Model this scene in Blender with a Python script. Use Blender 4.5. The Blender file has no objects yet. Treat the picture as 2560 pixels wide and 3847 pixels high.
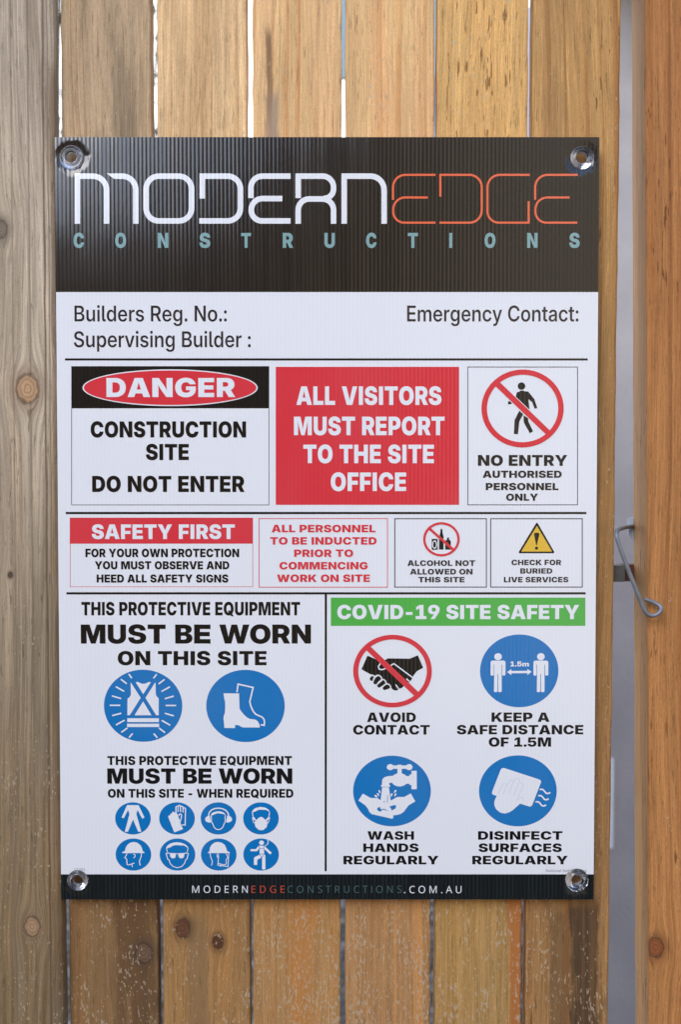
import bpy, bmesh, math, random
from mathutils import Vector
from mathutils.geometry import tessellate_polygon, delaunay_2d_cdt

# ------------------------------------------------------------------ camera, sky, sun, exposure
scn = bpy.context.scene
COL = scn.collection
R = math.radians
SZ = 1.25                                   # height of the sign's middle above the ground
CAM_D, CAM_T, CAM_X, CAM_Z = 1.059573, 0.028889, 0.014805, 0.042485
cd = bpy.data.cameras.new('camera')
cam = bpy.data.objects.new('camera', cd)
COL.objects.link(cam)
scn.camera = cam
cam.location = (CAM_X, -CAM_D, SZ + CAM_Z)
cam.rotation_euler = (math.pi / 2 - CAM_T, 0, 0)
cd.sensor_fit = 'VERTICAL'
cd.sensor_height = 36
cd.lens = 36 * 3580 / 3847
cd.clip_start = 0.02
cd.clip_end = 2000
cd.dof.use_dof = True
cd.dof.focus_distance = CAM_D
cd.dof.aperture_fstop = 4.0

SUN_EL, SUN_AZ = 32.0, -26.0                # height, and how far left of straight behind the camera
world = bpy.data.worlds.new("World")
scn.world = world
world.use_nodes = True
wn = world.node_tree
for n in list(wn.nodes):
    wn.nodes.remove(n)
sky = wn.nodes.new('ShaderNodeTexSky')
sky.sky_type = 'NISHITA'
sky.sun_disc = False
sky.sun_elevation = R(SUN_EL)
sky.sun_rotation = R(180 - SUN_AZ)
sky.air_density = 1.0
sky.dust_density = 0.6
sky.ozone_density = 2.5
bg = wn.nodes.new('ShaderNodeBackground')
bg.inputs['Strength'].default_value = 0.15
wo = wn.nodes.new('ShaderNodeOutputWorld')
# a bank of bright cloud stands beyond the fence
tcw = wn.nodes.new('ShaderNodeTexCoord')
sep = wn.nodes.new('ShaderNodeSeparateXYZ')
wn.links.new(tcw.outputs['Generated'], sep.inputs[0])
cln = wn.nodes.new('ShaderNodeTexNoise')
cln.inputs['Scale'].default_value = 2.2
cln.inputs['Detail'].default_value = 5
wn.links.new(tcw.outputs['Generated'], cln.inputs['Vector'])
side_ = wn.nodes.new('ShaderNodeMapRange')
side_.inputs['From Min'].default_value = -0.1
side_.inputs['From Max'].default_value = 0.5
wn.links.new(sep.outputs[1], side_.inputs['Value'])
puff = wn.nodes.new('ShaderNodeMapRange')
puff.inputs['From Min'].default_value = 0.30
puff.inputs['From Max'].default_value = 0.46
wn.links.new(cln.outputs[0], puff.inputs['Value'])
cov = wn.nodes.new('ShaderNodeMath')
cov.operation = 'MULTIPLY'
wn.links.new(side_.outputs[0], cov.inputs[0])
wn.links.new(puff.outputs[0], cov.inputs[1])
cmx = wn.nodes.new('ShaderNodeMix')
cmx.data_type = 'RGBA'
cmx.inputs[7].default_value = (7.5, 7.6, 7.9, 1)
wn.links.new(cov.outputs[0], cmx.inputs[0])
wn.links.new(sky.outputs[0], cmx.inputs[6])
wn.links.new(cmx.outputs[2], bg.inputs[0])
wn.links.new(bg.outputs[0], wo.inputs[0])

sl = bpy.data.lights.new('sun', 'SUN')
sl.energy = 0.5
sl.angle = R(28)
sl.color = (1.0, 0.97, 0.95)
sun = bpy.data.objects.new('sun', sl)
COL.objects.link(sun)
_d = Vector((math.sin(R(SUN_AZ)) * math.cos(R(SUN_EL)), -math.cos(R(SUN_AZ)) * math.cos(R(SUN_EL)), math.sin(R(SUN_EL))))
sun.rotation_euler = _d.to_track_quat('Z', 'Y').to_euler()
sun.location = (-2, -3, 5)

scn.view_settings.view_transform = 'Standard'
scn.view_settings.look = 'None'
scn.view_settings.exposure = 1.42
scn.view_settings.gamma = 1.0
scn.view_settings.use_curve_mapping = False
scn.render.filter_size = 1.15
scn.cycles.use_denoising = True

# ------------------------------------------------------------------ helpers
SHADE = (0.82, 0.87, 1.01)                  # the bluish skylight in which the colours were judged
def lin(rgb, k=1.0):
    o = []
    for c, w in zip(rgb, SHADE):
        c /= 255.0
        c = c / 12.92 if c <= 0.04045 else ((c + 0.055) / 1.055) ** 2.4
        o.append(min(c * k / w, 0.9))
    return (o[0], o[1], o[2], 1.0)

def link(name, verts, faces, mat=None, parent=None, smooth=False):
    me = bpy.data.meshes.new(name)
    base = parent_base(parent)
    me.from_pydata([(v[0] - base[0], v[1] - base[1], v[2] - base[2]) for v in verts], [], faces)
    me.update()
    if smooth:
        for p in me.polygons:
            p.use_smooth = True
    ob = bpy.data.objects.new(name, me)
    COL.objects.link(ob)
    if mat:
        me.materials.append(mat)
    if parent:
        ob.parent = parent
    return ob

def parent_base(o):
    b = [0.0, 0.0, 0.0]
    while o is not None:
        for i in range(3):
            b[i] += o.location[i]
        o = o.parent
    return b

def thing(name, label, cat, loc, group=None):
    o = bpy.data.objects.new(name, None)
    o.empty_display_size = 0.1
    COL.objects.link(o)
    o.location = loc
    o['label'] = label
    o['category'] = cat
    if group:
        o['group'] = group
    return o

def tag(o, label, cat, group=None, kind=None):
    if label:
        o['label'] = label
    if cat:
        o['category'] = cat
    if group:
        o['group'] = group
    if kind:
        o['kind'] = kind
    return o

class NT:
    """small node-building helper"""
    def __init__(s, name):
        s.m = bpy.data.materials.new(name)
        s.m.use_nodes = True
        s.t = s.m.node_tree
        for n in list(s.t.nodes):
            s.t.nodes.remove(n)
        s.out = s.t.nodes.new('ShaderNodeOutputMaterial')
    def put(s, sock, v):
        if hasattr(v, 'is_linked') or hasattr(v, 'links'):
            s.t.links.new(v, sock)
        else:
            sock.default_value = v
    def math(s, op, a, b=0.0, c=0.0, clamp=False):
        n = s.t.nodes.new('ShaderNodeMath')
        n.operation = op
        n.use_clamp = clamp
        s.put(n.inputs[0], a)
        s.put(n.inputs[1], b)
        s.put(n.inputs[2], c)
        return n.outputs[0]
    def add(s, a, b): return s.math('ADD', a, b)
    def sub(s, a, b): return s.math('SUBTRACT', a, b)
    def mul(s, a, b): return s.math('MULTIPLY', a, b)
    def step(s, v, lo, hi, a=0.0, b=1.0):
        n = s.t.nodes.new('ShaderNodeMapRange')
        n.interpolation_type = 'SMOOTHSTEP'
        s.put(n.inputs['Value'], v)
        n.inputs['From Min'].default_value = lo
        n.inputs['From Max'].default_value = hi
        n.inputs['To Min'].default_value = a
        n.inputs['To Max'].default_value = b
        return n.outputs[0]
    def vec(s, x, y, z):
        n = s.t.nodes.new('ShaderNodeCombineXYZ')
        s.put(n.inputs[0], x)
        s.put(n.inputs[1], y)
        s.put(n.inputs[2], z)
        return n.outputs[0]
    def noise(s, v, scale=1.0, detail=2.0, rough=0.5, dist=0.0):
        n = s.t.nodes.new('ShaderNodeTexNoise')
        s.put(n.inputs['Vector'], v)
        n.inputs['Scale'].default_value = scale
        n.inputs['Detail'].default_value = detail
        n.inputs['Roughness'].default_value = rough
        n.inputs['Distortion'].default_value = dist
        return n.outputs[0]
    def mix(s, f, a, b, blend='MIX'):
        n = s.t.nodes.new('ShaderNodeMix')
        n.data_type = 'RGBA'
        n.blend_type = blend
        s.put(n.inputs[0], f)
        s.put(n.inputs[6], a)
        s.put(n.inputs[7], b)
        return n.outputs[2]
    def pos(s):
        g = s.t.nodes.new('ShaderNodeNewGeometry')
        x = s.t.nodes.new('ShaderNodeSeparateXYZ')
        s.t.links.new(g.outputs['Position'], x.inputs[0])
        return x.outputs
    def bump(s, h, strength, dist, normal=None):
        n = s.t.nodes.new('ShaderNodeBump')
        n.inputs['Strength'].default_value = strength
        n.inputs['Distance'].default_value = dist
        s.put(n.inputs['Height'], h)
        if normal is not None:
            s.put(n.inputs['Normal'], normal)
        return n.outputs[0]
    def bsdf(s, **kw):
        n = s.t.nodes.new('ShaderNodeBsdfPrincipled')
        for k, v in kw.items():
            s.put(n.inputs[k.replace('_', ' ')], v)
        s.t.links.new(n.outputs[0], s.out.inputs[0])
        return n

def plain(name, col, rough=0.6, metal=0.0, bump=None, var=0.15, scale=60, **kw):
    t = NT(name)
    p = t.pos()
    n = t.noise(t.vec(*p), scale, 4, 0.6)
    c = t.mix(t.step(n, 0.3, 0.7), tuple(v * (1 - var) for v in col[:3]) + (1,), tuple(min(1, v * (1 + var)) for v in col[:3]) + (1,))
    d = dict(Base_Color=c, Roughness=rough, Metallic=metal)
    if bump:
        d['Normal'] = t.bump(t.noise(t.vec(*p), bump[0], 5, 0.6), bump[1], bump[2])
    d.update(kw)
    t.bsdf(**d)
    return t.m

EYELETS = [[-281.36,402.09,13.35,5.64],[280.51,401.8,12.61,6.23],[-281.19,-402.27,11.57,5.64],[280.85,-401.97,13.05,5.49]]

# ------------------------------------------------------------------ the fluted plastic sheet and the inks on it
def sheet(name, col, coat=1.0, rough=0.55):
    """corrugated plastic: ink with flute shading in its colour under a gloss that follows the flutes and the dimples round the eyelets"""
    t = NT(name)
    x, y, z = t.pos()
    wob = t.noise(t.vec(t.mul(x, 3.0), 0.0, t.mul(z, 2.2)), 1.0, 2, 0.5)
    u = t.add(x, t.mul(wob, 0.0022))
    ph = t.mul(u, 2 * math.pi / 0.00445)
    wave = t.math('SINE', ph)
    amp = t.noise(t.vec(t.mul(x, 120.0), 3.0, t.mul(z, 1.5)), 1.0, 1, 0.5)
    flute = t.mul(wave, t.step(amp, 0.25, 0.75, 0.6, 1.15))
    h = t.mul(flute, 0.046)
    h = t.add(h, t.mul(t.noise(t.vec(t.mul(x, 9.0), 7.0, t.mul(z, 7.0)), 1.0, 2, 0.5), 0.6))
    h = t.add(h, t.mul(t.noise(t.vec(t.mul(x, 260.0), 5.0, t.mul(z, 60.0)), 1.0, 2, 0.5), 0.035))
    for ex, ez, er, eh in EYELETS:
        dx = t.mul(t.sub(x, ex / 1000), 1.0)
        dz = t.sub(z, SZ + ez / 1000)
        r = t.math('SQRT', t.add(t.mul(dx, dx), t.mul(dz, dz)))
        wv = t.noise(t.vec(t.mul(x, 190.0), 1.0, t.mul(z, 45.0)), 1.0, 2, 0.5)
        r = t.add(r, t.mul(wv, 0.004))
        r = t.add(r, t.mul(t.sub(t.noise(t.vec(t.mul(x, 55.0), 4.0, t.mul(z, 40.0)), 1.0, 2, 0.5), 0.5), 0.012))
        h = t.sub(h, t.step(r, 0.009, 0.023, 1.5, 0.0))
    nb = t.bump(h, 1.0, 0.0011)
    tone = t.noise(t.vec(t.mul(x, 5.0), 2.0, t.mul(z, 4.0)), 1.0, 3, 0.5)
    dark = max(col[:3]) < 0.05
    strip = t.mul(t.step(wave, -1.0, 1.0, 0.68 if dark else 0.992, 1.22 if dark else 1.01), t.step(amp, 0.2, 0.8, 0.8, 1.2) if dark else 1.0)  # dark inks: flute glints and groove shade painted into the colour
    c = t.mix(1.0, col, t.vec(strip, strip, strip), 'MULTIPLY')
    if not dark:
        c = t.mix(t.step(tone, 0.35, 0.75, 0.0, 0.06), c, (0.45, 0.45, 0.47, 1))
    t.bsdf(Base_Color=c, Roughness=rough, Specular_IOR_Level=0.0,
           Coat_Weight=coat, Coat_Roughness=0.13, Coat_IOR=1.58, Coat_Normal=nb)
    return t.m

INK = {
    'white': sheet('white_sheet', (0.79, 0.78, 0.775, 1)),
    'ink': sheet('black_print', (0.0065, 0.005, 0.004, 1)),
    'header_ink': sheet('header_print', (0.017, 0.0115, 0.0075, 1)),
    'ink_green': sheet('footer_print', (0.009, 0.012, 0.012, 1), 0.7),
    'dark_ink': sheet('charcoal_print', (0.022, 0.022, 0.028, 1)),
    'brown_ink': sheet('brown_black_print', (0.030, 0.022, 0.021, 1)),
    'grey_ink': sheet('small_grey_print', (0.32, 0.32, 0.36, 1)),
    'pale_line': sheet('pale_line_print', (0.55, 0.58, 0.62, 1)),
    'red': sheet('red_print', (0.68, 0.028, 0.040, 1)),
    'blue': sheet('blue_print', (0.001, 0.165, 0.44, 1)),
    'green': sheet('green_print', (0.075, 0.42, 0.055, 1)),
    'yellow': sheet('yellow_print', (0.76, 0.46, 0.035, 1)),
    'orange': sheet('orange_print', (0.82, 0.13, 0.045, 1)),
    'teal': sheet('teal_print', (0.21, 0.36, 0.345, 1)),
    'orange_dull': sheet('footer_orange_print', (0.50, 0.065, 0.03, 1)),
    'teal_dull': sheet('footer_teal_print', (0.055, 0.105, 0.10, 1)),
}

# ------------------------------------------------------------------ letters (outline points, cap height 1000; 'q' marks a curve's control point)
GLYPH = {
 'bold': {
  ' ': [369,[]],
  '-': [711,["590,499 590,297 121,297 121,499"]],
  '.': [369,["185,-16 126,-16q 46,62q 46,120 46,179q 126,256q 185,256 244,256q 323,179q 323,120 323,62q 244,-16q"]],
  '1': [886,["92,0 92,216 816,216 816,0","622,1000 622,0 351,0 351,766 344,766 126,619 126,850 350,1000"]],
  '5': [886,["437,-13 321,-13q 143,68q 41,211q 40,305 304,305 304,270q 340,219q 401,192q 437,192 479,192q 541,228q 577,292q 577,336 577,380q 541,445q 479,481q 437,481 393,481q 321,439q 304,403 65,450 104,1000 777,1000 777,783 327,783 308,562 313,562 337,608q 452,667q 528,667 595,667q 708,620q 792,534q 838,415q 838,344 838,239q 739,78q 558,-13q"]],
  '9': [886,["438,1013 543,1013q 725,937q 838,785q 838,670 838,585q 774,430q 721,350 485,0 219,0 515,436 608,436 593,415q 526,373q 426,345q 365,345 272,345q 130,418q 48,558q 48,656 48,766q 149,926q 326,1013q","440,808 400,808q 337,771q 301,707q 301,666 301,625q 337,560q 400,523q 440,523 480,523q 542,560q 579,625q 579,666 579,707q 542,771q 480,808q"]],
  'A': [1093,["31,0 355,1000 726,1000 1062,0 754,0 638,388 601,514q 535,786q 505,920 567,920 539,786q 481,514q 445,388 334,0","271,192 271,395 821,395 821,192"]],
  'B': [918,["64,0 64,1000 498,1000 612,1000q 768,938q 847,826q 847,750 847,695q 799,604q 712,543q 654,532 654,521 718,519q 823,459q 886,354q 886,283 886,201q 801,73q 644,0q 536,0","336,216 463,216 531,216q 600,268q 600,318 600,354q 568,403q 508,428q 467,428 336,428","336,596 447,596 483,596q 537,618q 568,660q 568,691 568,737q 501,787q 451,787 336,787"]],
  'C': [1028,["529,-13 392,-13q 174,105q 47,334q 47,499 47,666q 176,896q 395,1013q 529,1013 622,1013q 780,963q 899,866q 973,726q 983,635 707,635 703,667q 677,719q 634,757q 574,777q 537,777 469,777q 374,711q 326,587q 326,499 326,408q 376,285q 469,223q 536,223 573,223q 632,243q 677,281q 704,333q 709,365 984,365 979,301q 918,168q 805,56q 639,-13q"]],
  'D': [993,["450,0 176,0 176,231 439,231 513,231q 619,278q 674,395q 674,499 674,604q 617,721q 509,769q 431,769 172,769 172,1000 446,1000 600,1000q 824,880q 946,656q 946,499 946,344q 825,119q 602,0q","336,1000 336,0 64,0 64,1000"]],
  'E': [842,["64,0 64,1000 785,1000 785,781 336,781 336,612 748,612 748,399 336,399 336,219 783,219 783,0"]],
  'F': [803,["64,0 64,1000 768,1000 768,781 336,781 336,556 725,556 725,342 336,342 336,0"]],
  'G': [1037,["537,-13 391,-13q 170,111q 47,340q 47,498 47,663q 179,893q 401,1013q 536,1013 624,1013q 777,963q 895,870q 966,745q 974,670 701,670 695,695q 667,736q 626,763q 573,777q 541,777 473,777q 377,712q 326,589q 326,502 326,414q 374,289q 469,223q 540,223 601,223q 684,259q 725,326q 725,370 772,365 544,365 544,558 987,558 987,420 987,283q 871,89q 668,-13q"]],
  'H': [1031,["64,0 64,1000 336,1000 336,620 695,620 695,1000 966,1000 966,0 695,0 695,401 336,401 336,0"]],
  'I': [422,["75,0 75,1000 347,1000 347,0"]],
  'K': [1044,["270,175 270,405 298,468q 350,569q 421,674q 474,743 672,1000 994,1000 576,485 550,496","64,0 64,1000 336,1000 336,785 330,497 336,365 336,0","693,0 452,402 624,601 1013,0"]],
  'L': [777,["64,0 64,1000 336,1000 336,219 740,219 740,0"]],
  'M': [1314,["64,0 64,1000 493,1000 583,687 594,647q 623,514q 652,362q 677,221q 683,173 633,173 640,221q 663,362q 692,514q 721,647q 732,687 821,1000 1250,1000 1250,0 976,0 976,387 976,421q 979,534q 983,670q 987,807q 987,864 1002,864 990,801q 959,663q 927,532q 897,423q 887,387 770,0 545,0 427,387 416,423q 386,532q 352,663q 321,801q 308,864 328,864 328,807q 331,670q 335,534q 338,421q 338,387 338,0"]],
  'N': [1058,["64,0 64,1000 360,1000 598,607 629,556q 683,454q 733,332q 759,250 736,250 732,304q 722,447q 714,586q 714,634 714,1000 993,1000 993,0 698,0 476,365 438,428q 381,536q 328,656q 294,736 322,736 328,665q 338,526q 344,406q 344,365 344,0"]],
  'O': [1066,["533,-13 397,-13q 176,105q 47,334q 47,499 47,666q 176,896q 397,1013q 533,1013 669,1013q 889,896q 1019,666q 1019,499 1019,333q 889,104q 669,-13q","533,223 601,223q 693,287q 740,410q 740,499 740,589q 693,713q 601,777q 533,777 466,777q 374,713q 326,589q 326,499 326,410q 374,287q 466,223q"]],
  'P': [902,["64,0 64,1000 495,1000 607,1000q 774,912q 867,752q 867,646 867,538q 772,382q 600,297q 486,297 228,297 228,507 431,507 479,507q 548,542q 584,603q 584,646 584,689q 548,750q 479,783q 431,783 336,783 336,0"]],
  'Q': [1082,["451,370 662,370 738,275 867,129 1035,-74 795,-74 675,64 596,180","533,-13 397,-13q 176,105q 47,334q 47,499 47,666q 176,896q 397,1013q 533,1013 669,1013q 889,896q 1019,666q 1019,499 1019,333q 889,104q 669,-13q","533,223 601,223q 693,287q 740,410q 740,499 740,589q 693,713q 601,777q 533,777 466,777q 374,713q 326,589q 326,499 326,410q 374,287q 466,223q"]],
  'R': [918,["64,0 64,1000 495,1000 607,1000q 774,919q 867,766q 867,660 867,553q 772,405q 600,330q 486,330 228,330 228,541 431,541 479,541q 548,565q 584,617q 584,660 584,703q 548,757q 479,783q 431,783 336,783 336,0","605,0 361,459 650,459 901,0"]],
  'S': [915,["471,-12 341,-12q 147,65q 40,226q 39,352 297,352 299,306q 340,243q 415,211q 467,211 511,211q 570,232q 600,270q 600,295 600,318q 571,352q 505,381q 450,392 349,413 217,442q 64,578q 64,695 64,791q 168,934q 350,1013q 468,1013 590,1013q 766,932q 862,785q 863,687 603,687 599,736q 534,791q 468,791 427,791q 373,771q 348,736q 348,714 348,691q 375,655q 435,629q 482,619 564,601 646,584q 765,526q 841,449q 877,352q 877,295 877,197q 779,59q 598,-12q"]],
  'T': [944,["38,781 38,1000 906,1000 906,781 607,781 607,0 336,0 336,781"]],
  'U': [992,["495,-12 366,-12q 172,79q 64,246q 64,360 64,1000 336,1000 336,383 336,336q 377,264q 449,223q 495,223 542,223q 615,264q 656,336q 656,383 656,1000 928,1000 928,360 928,246q 819,79q 624,-12q"]],
  'V': [1093,["366,0 31,1000 338,1000 454,612 492,486q 555,225q 585,91 524,91 552,225q 611,486q 648,612 758,1000 1062,1000 737,0"]],
  'W': [1487,["296,0 31,1000 334,1000 414,612 430,539q 454,365q 477,192q 489,118 436,118 450,192q 475,365q 503,539q 519,612 608,1000 879,1000 968,612 985,539q 1012,365q 1038,192q 1052,118 997,118 1010,192q 1033,365q 1058,539q 1072,612 1153,1000 1456,1000 1191,0 885,0 785,407 760,513q 730,757q 708,870 779,870 754,757q 729,514q 703,407 603,0"]],
  'Y': [1066,["403,0 403,348 31,1000 350,1000 494,698 513,657q 544,570q 560,515 521,515 536,570q 564,657q 583,698 717,1000 1035,1000 673,348 673,0"]],
 },
 'heavy': {
  ' ': [369,[]],
  '.': [369,["185,-13 127,-13q 45,69q 45,127 45,185q 127,266q 185,266 242,266q 324,185q 324,127 324,69q 242,-13q"]],
  '1': [886,["113,0 113,216 805,216 805,0","615,1000 615,0 347,0 347,755 346,755 123,619 123,850 368,1000"]],
  '5': [886,["440,-16 324,-16q 150,65q 49,217q 42,322 301,322 301,284q 338,224q 401,189q 442,189 483,189q 544,226q 579,292q 579,336 579,380q 544,448q 482,486q 442,486 390,486q 318,440q 307,403 57,403 85,1000 779,1000 779,783 330,783 317,621 318,621 349,651q 440,683q 495,683 562,683q 686,631q 784,538q 841,415q 841,344 841,239q 742,77q 561,-16q"]],
  'B': [893,["54,0 54,1000 487,1000 601,1000q 757,936q 836,823q 836,750 836,693q 788,599q 701,538q 643,527 643,526 707,523q 810,461q 870,354q 870,283 870,201q 788,73q 634,0q 525,0","325,209 472,209 523,209q 584,263q 584,308 584,338q 556,383q 507,407q 472,407 325,407","325,604 456,604 487,604q 532,627q 557,669q 557,697 557,740q 502,791q 456,791 325,791"]],
  'E': [868,["54,0 54,1000 828,1000 828,764 333,764 333,613 790,613 790,385 333,385 333,236 828,236 828,0"]],
  'M': [1271,["54,0 54,1000 471,1000 561,687 572,647q 603,531q 636,403q 664,287q 672,247 601,247 609,287q 637,403q 669,531q 699,647q 711,687 799,1000 1217,1000 1217,0 944,0 944,387 944,421q 947,530q 951,658q 954,791q 954,848 986,848 972,791q 938,660q 905,532q 876,423q 865,387 749,0 523,0 405,387 395,423q 364,532q 330,660q 296,791q 281,848 317,848 317,791q 320,658q 324,530q 328,421q 328,387 328,0"]],
  'N': [1015,["54,0 54,1000 338,1000 582,607 598,582q 647,494q 701,393q 725,349 691,271 688,326q 684,464q 682,594q 682,634 682,1000 961,1000 961,0 677,0 449,365 429,398q 369,501q 301,627q 267,693 322,709 328,638q 332,503q 333,395q 333,365 333,0"]],
  'O': [1026,["513,-16 377,-16q 156,103q 27,334q 27,499 27,666q 156,897q 377,1016q 513,1016 649,1016q 869,897q 999,666q 999,499 999,333q 869,103q 649,-16q","513,226 579,226q 670,291q 717,413q 717,499 717,586q 670,709q 579,774q 513,774 448,774q 356,709q 309,586q 309,499 309,413q 356,291q 448,226q"]],
  'R': [915,["54,0 54,1000 479,1000 598,1000q 772,915q 867,758q 867,651 867,547q 768,395q 588,313q 464,313 226,313 226,529 458,529 500,529q 561,560q 595,615q 595,651 595,688q 561,742q 500,773q 458,773 333,773 333,0","607,0 390,454 675,454 898,0"]],
  'S': [942,["472,-16 334,-16q 142,64q 43,221q 43,333 307,333 309,293q 351,235q 426,204q 476,204 520,204q 586,226q 623,266q 623,292 623,316q 588,352q 515,379q 459,390 360,409 215,436q 62,585q 62,697 62,792q 165,936q 349,1016q 470,1016 595,1016q 775,937q 874,788q 878,683 621,683 617,736q 538,796q 476,796 437,796q 377,774q 342,736q 342,710 342,686q 373,652q 440,628q 491,618 572,603 658,587q 782,538q 861,466q 899,372q 899,313 899,208q 799,61q 608,-16q"]],
  'T': [902,["27,764 27,1000 875,1000 875,764 591,764 591,0 311,0 311,764"]],
  'U': [969,["485,-16 354,-16q 160,76q 54,243q 54,356 54,1000 325,1000 325,379 325,332q 366,260q 438,219q 485,219 532,219q 603,260q 644,332q 644,379 644,1000 915,1000 915,356 915,243q 809,76q 615,-16q"]],
  'W': [1426,["265,0 0,1000 303,1000 383,612 399,539q 426,392q 452,246q 464,172 399,172 413,246q 442,392q 472,539q 489,612 577,1000 848,1000 937,612 954,539q 984,392q 1012,246q 1026,172 961,172 974,246q 999,392q 1027,539q 1042,612 1122,1000 1426,1000 1160,0 854,0 740,462 728,515q 697,671q 672,784 754,784 728,671q 699,515q 685,462 572,0"]],
  'm': [1267,["58,0 58,709 315,709 315,537 305,537 322,602q 391,685q 483,725q 534,725 613,725q 736,632q 748,537 729,537 740,600q 811,683q 913,725q 969,725 1040,725q 1148,663q 1209,550q 1209,474 1209,0 941,0 941,407 941,455q 891,511q 850,511 823,511q 784,486q 761,439q 761,407 761,0 506,0 506,407 506,455q 457,511q 415,511 388,511q 348,486q 326,439q 326,407 326,0"]],
 },
 'medium': {
  ' ': [369,[]],
  '.': [369,["186,-11 142,-11q 81,50q 81,94 81,138q 142,199q 186,199 231,199q 292,138q 292,94 292,50q 231,-11q"]],
  '1': [888,["133,0 133,145 783,145 783,0","566,1000 566,0 393,0 393,840 388,840 152,676 152,842 382,1000"]],
  '9': [888,["442,1014 542,1014q 700,930q 792,778q 792,676 792,600q 726,440q 654,335 425,0 240,0 565,468 601,468 587,442q 534,395q 457,365q 407,365 315,365q 175,442q 96,583q 96,679 96,778q 185,929q 342,1014q","443,872 391,872q 309,822q 262,736q 262,681 262,626q 309,540q 391,490q 443,490 496,490q 578,539q 625,625q 625,680 625,735q 578,822q 496,872q"]],
  ':': [369,["186,-11 142,-11q 81,50q 81,94 81,138q 142,199q 186,199 231,199q 292,138q 292,94 292,50q 231,-11q","186,495 142,495q 81,556q 81,600 81,644q 142,705q 186,705 231,705q 292,644q 292,600 292,556q 231,495q"]],
  'B': [898,["96,0 96,1000 479,1000 586,1000q 730,933q 803,816q 803,740 803,680q 758,593q 680,538q 630,525 630,518 685,514q 782,455q 842,350q 842,275 842,196q 766,71q 613,0q 498,0","271,146 474,146 571,146q 664,222q 664,286 664,331q 619,402q 536,443q 479,443 271,443","271,574 461,574 510,574q 586,609q 628,674q 628,718 628,778q 544,854q 464,854 271,854"]],
  'C': [1007,["524,-14 391,-14q 182,110q 63,340q 63,499 63,660q 183,890q 392,1014q 524,1014 607,1014q 751,967q 863,876q 936,747q 948,665 770,665 761,711q 718,782q 653,831q 573,856q 527,856 441,856q 312,771q 240,612q 240,499 240,387q 312,227q 441,144q 526,144 572,144q 653,169q 717,218q 761,289q 771,335 948,335 937,260q 867,132q 756,38q 611,-14q"]],
  'E': [828,["96,0 96,1000 758,1000 758,850 272,850 272,580 722,580 722,432 272,432 272,150 760,150 760,0"]],
  'N': [1025,["96,0 96,1000 292,1000 643,442 662,412q 708,330q 760,230q 784,173 765,159 760,211q 755,326q 752,430q 752,464 752,1000 930,1000 930,0 732,0 417,501 392,542q 339,633q 276,750q 235,827 261,836 265,762q 271,632q 274,532q 274,502 274,0"]],
  'R': [892,["96,0 96,1000 474,1000 587,1000q 745,921q 827,777q 827,681 827,585q 743,444q 582,367q 468,367 198,367 198,513 454,513 520,513q 606,553q 649,628q 649,681 649,734q 606,811q 519,852q 453,852 272,852 272,0","662,0 422,453 614,453 858,0"]],
  'S': [888,["449,-16 331,-16q 158,60q 62,203q 59,304 233,304 236,248q 292,173q 388,134q 448,134 509,134q 601,171q 653,237q 653,280 653,318q 610,370q 529,407q 470,421 358,449 225,482q 84,614q 84,719 84,808q 178,941q 343,1014q 449,1014 557,1014q 718,940q 809,806q 811,717 642,717 635,787q 531,865q 447,865 391,865q 307,830q 261,769q 261,729 261,689q 309,637q 388,603q 437,591 533,567 595,553q 703,506q 784,438q 829,345q 829,283 829,194q 738,59q 568,-16q"]],
  'a': [773,["299,-14 228,-14q 115,36q 50,135q 50,208 50,270q 97,352q 177,400q 279,425q 333,431 399,439q 479,450q 516,473q 516,498 516,502 516,538q 486,588q 427,615q 384,615 341,615q 277,588q 238,544q 230,517 71,539 87,607q 175,700q 305,748q 385,748 443,748q 550,720q 636,660q 686,564q 686,495 686,0 521,0 521,102 516,102 500,71q 443,18q 358,-14q","342,113 397,113q 475,155q 517,225q 517,267 517,353 509,346q 471,335q 423,326q 373,319q 353,316 315,311q 252,286q 215,243q 215,209 215,178q 247,135q 304,113q"]],
  'c': [782,["408,-15 301,-15q 142,80q 54,252q 54,365 54,480q 142,652q 301,748q 408,748 472,748q 580,713q 665,649q 720,559q 730,503 568,480 562,509q 535,556q 495,590q 442,608q 409,608 350,608q 269,546q 227,436q 227,366 227,296q 269,187q 350,124q 409,124 442,124q 495,143q 535,178q 562,227q 569,257 731,234 721,177q 666,86q 581,20q 472,-15q"]],
  'd': [840,["363,-14 273,-14q 133,78q 54,249q 54,367 54,487q 135,657q 274,748q 362,748 423,748q 506,709q 561,651q 577,620 582,620 582,1000 753,1000 753,0 586,0 586,115 578,115 562,84q 506,24q 422,-14q","407,127 464,127q 545,187q 588,296q 588,368 588,440q 545,547q 464,607q 407,607 349,607q 269,547q 228,440q 228,368 228,296q 270,188q 350,127q"]],
  'e': [795,["412,-15 301,-15q 141,80q 54,251q 54,365 54,478q 141,651q 297,748q 402,748 473,748q 597,701q 690,607q 743,466q 743,373 743,321 131,321 131,439 658,439 579,405 579,467q 538,562q 460,614q 403,614 346,614q 266,561q 223,470q 223,413 223,335 223,266q 270,169q 356,119q 414,119 454,119q 519,142q 564,187q 575,219 732,196 716,133q 628,38q 495,-15q"]],
  'f': [514,["474,736 474,602 13,602 13,736","147,0 147,820 147,890q 205,984q 308,1031q 373,1031 414,1031q 480,1021q 494,1018 471,883 461,886q 424,891q 405,891 358,891q 317,846q 317,802 317,0"]],
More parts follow.
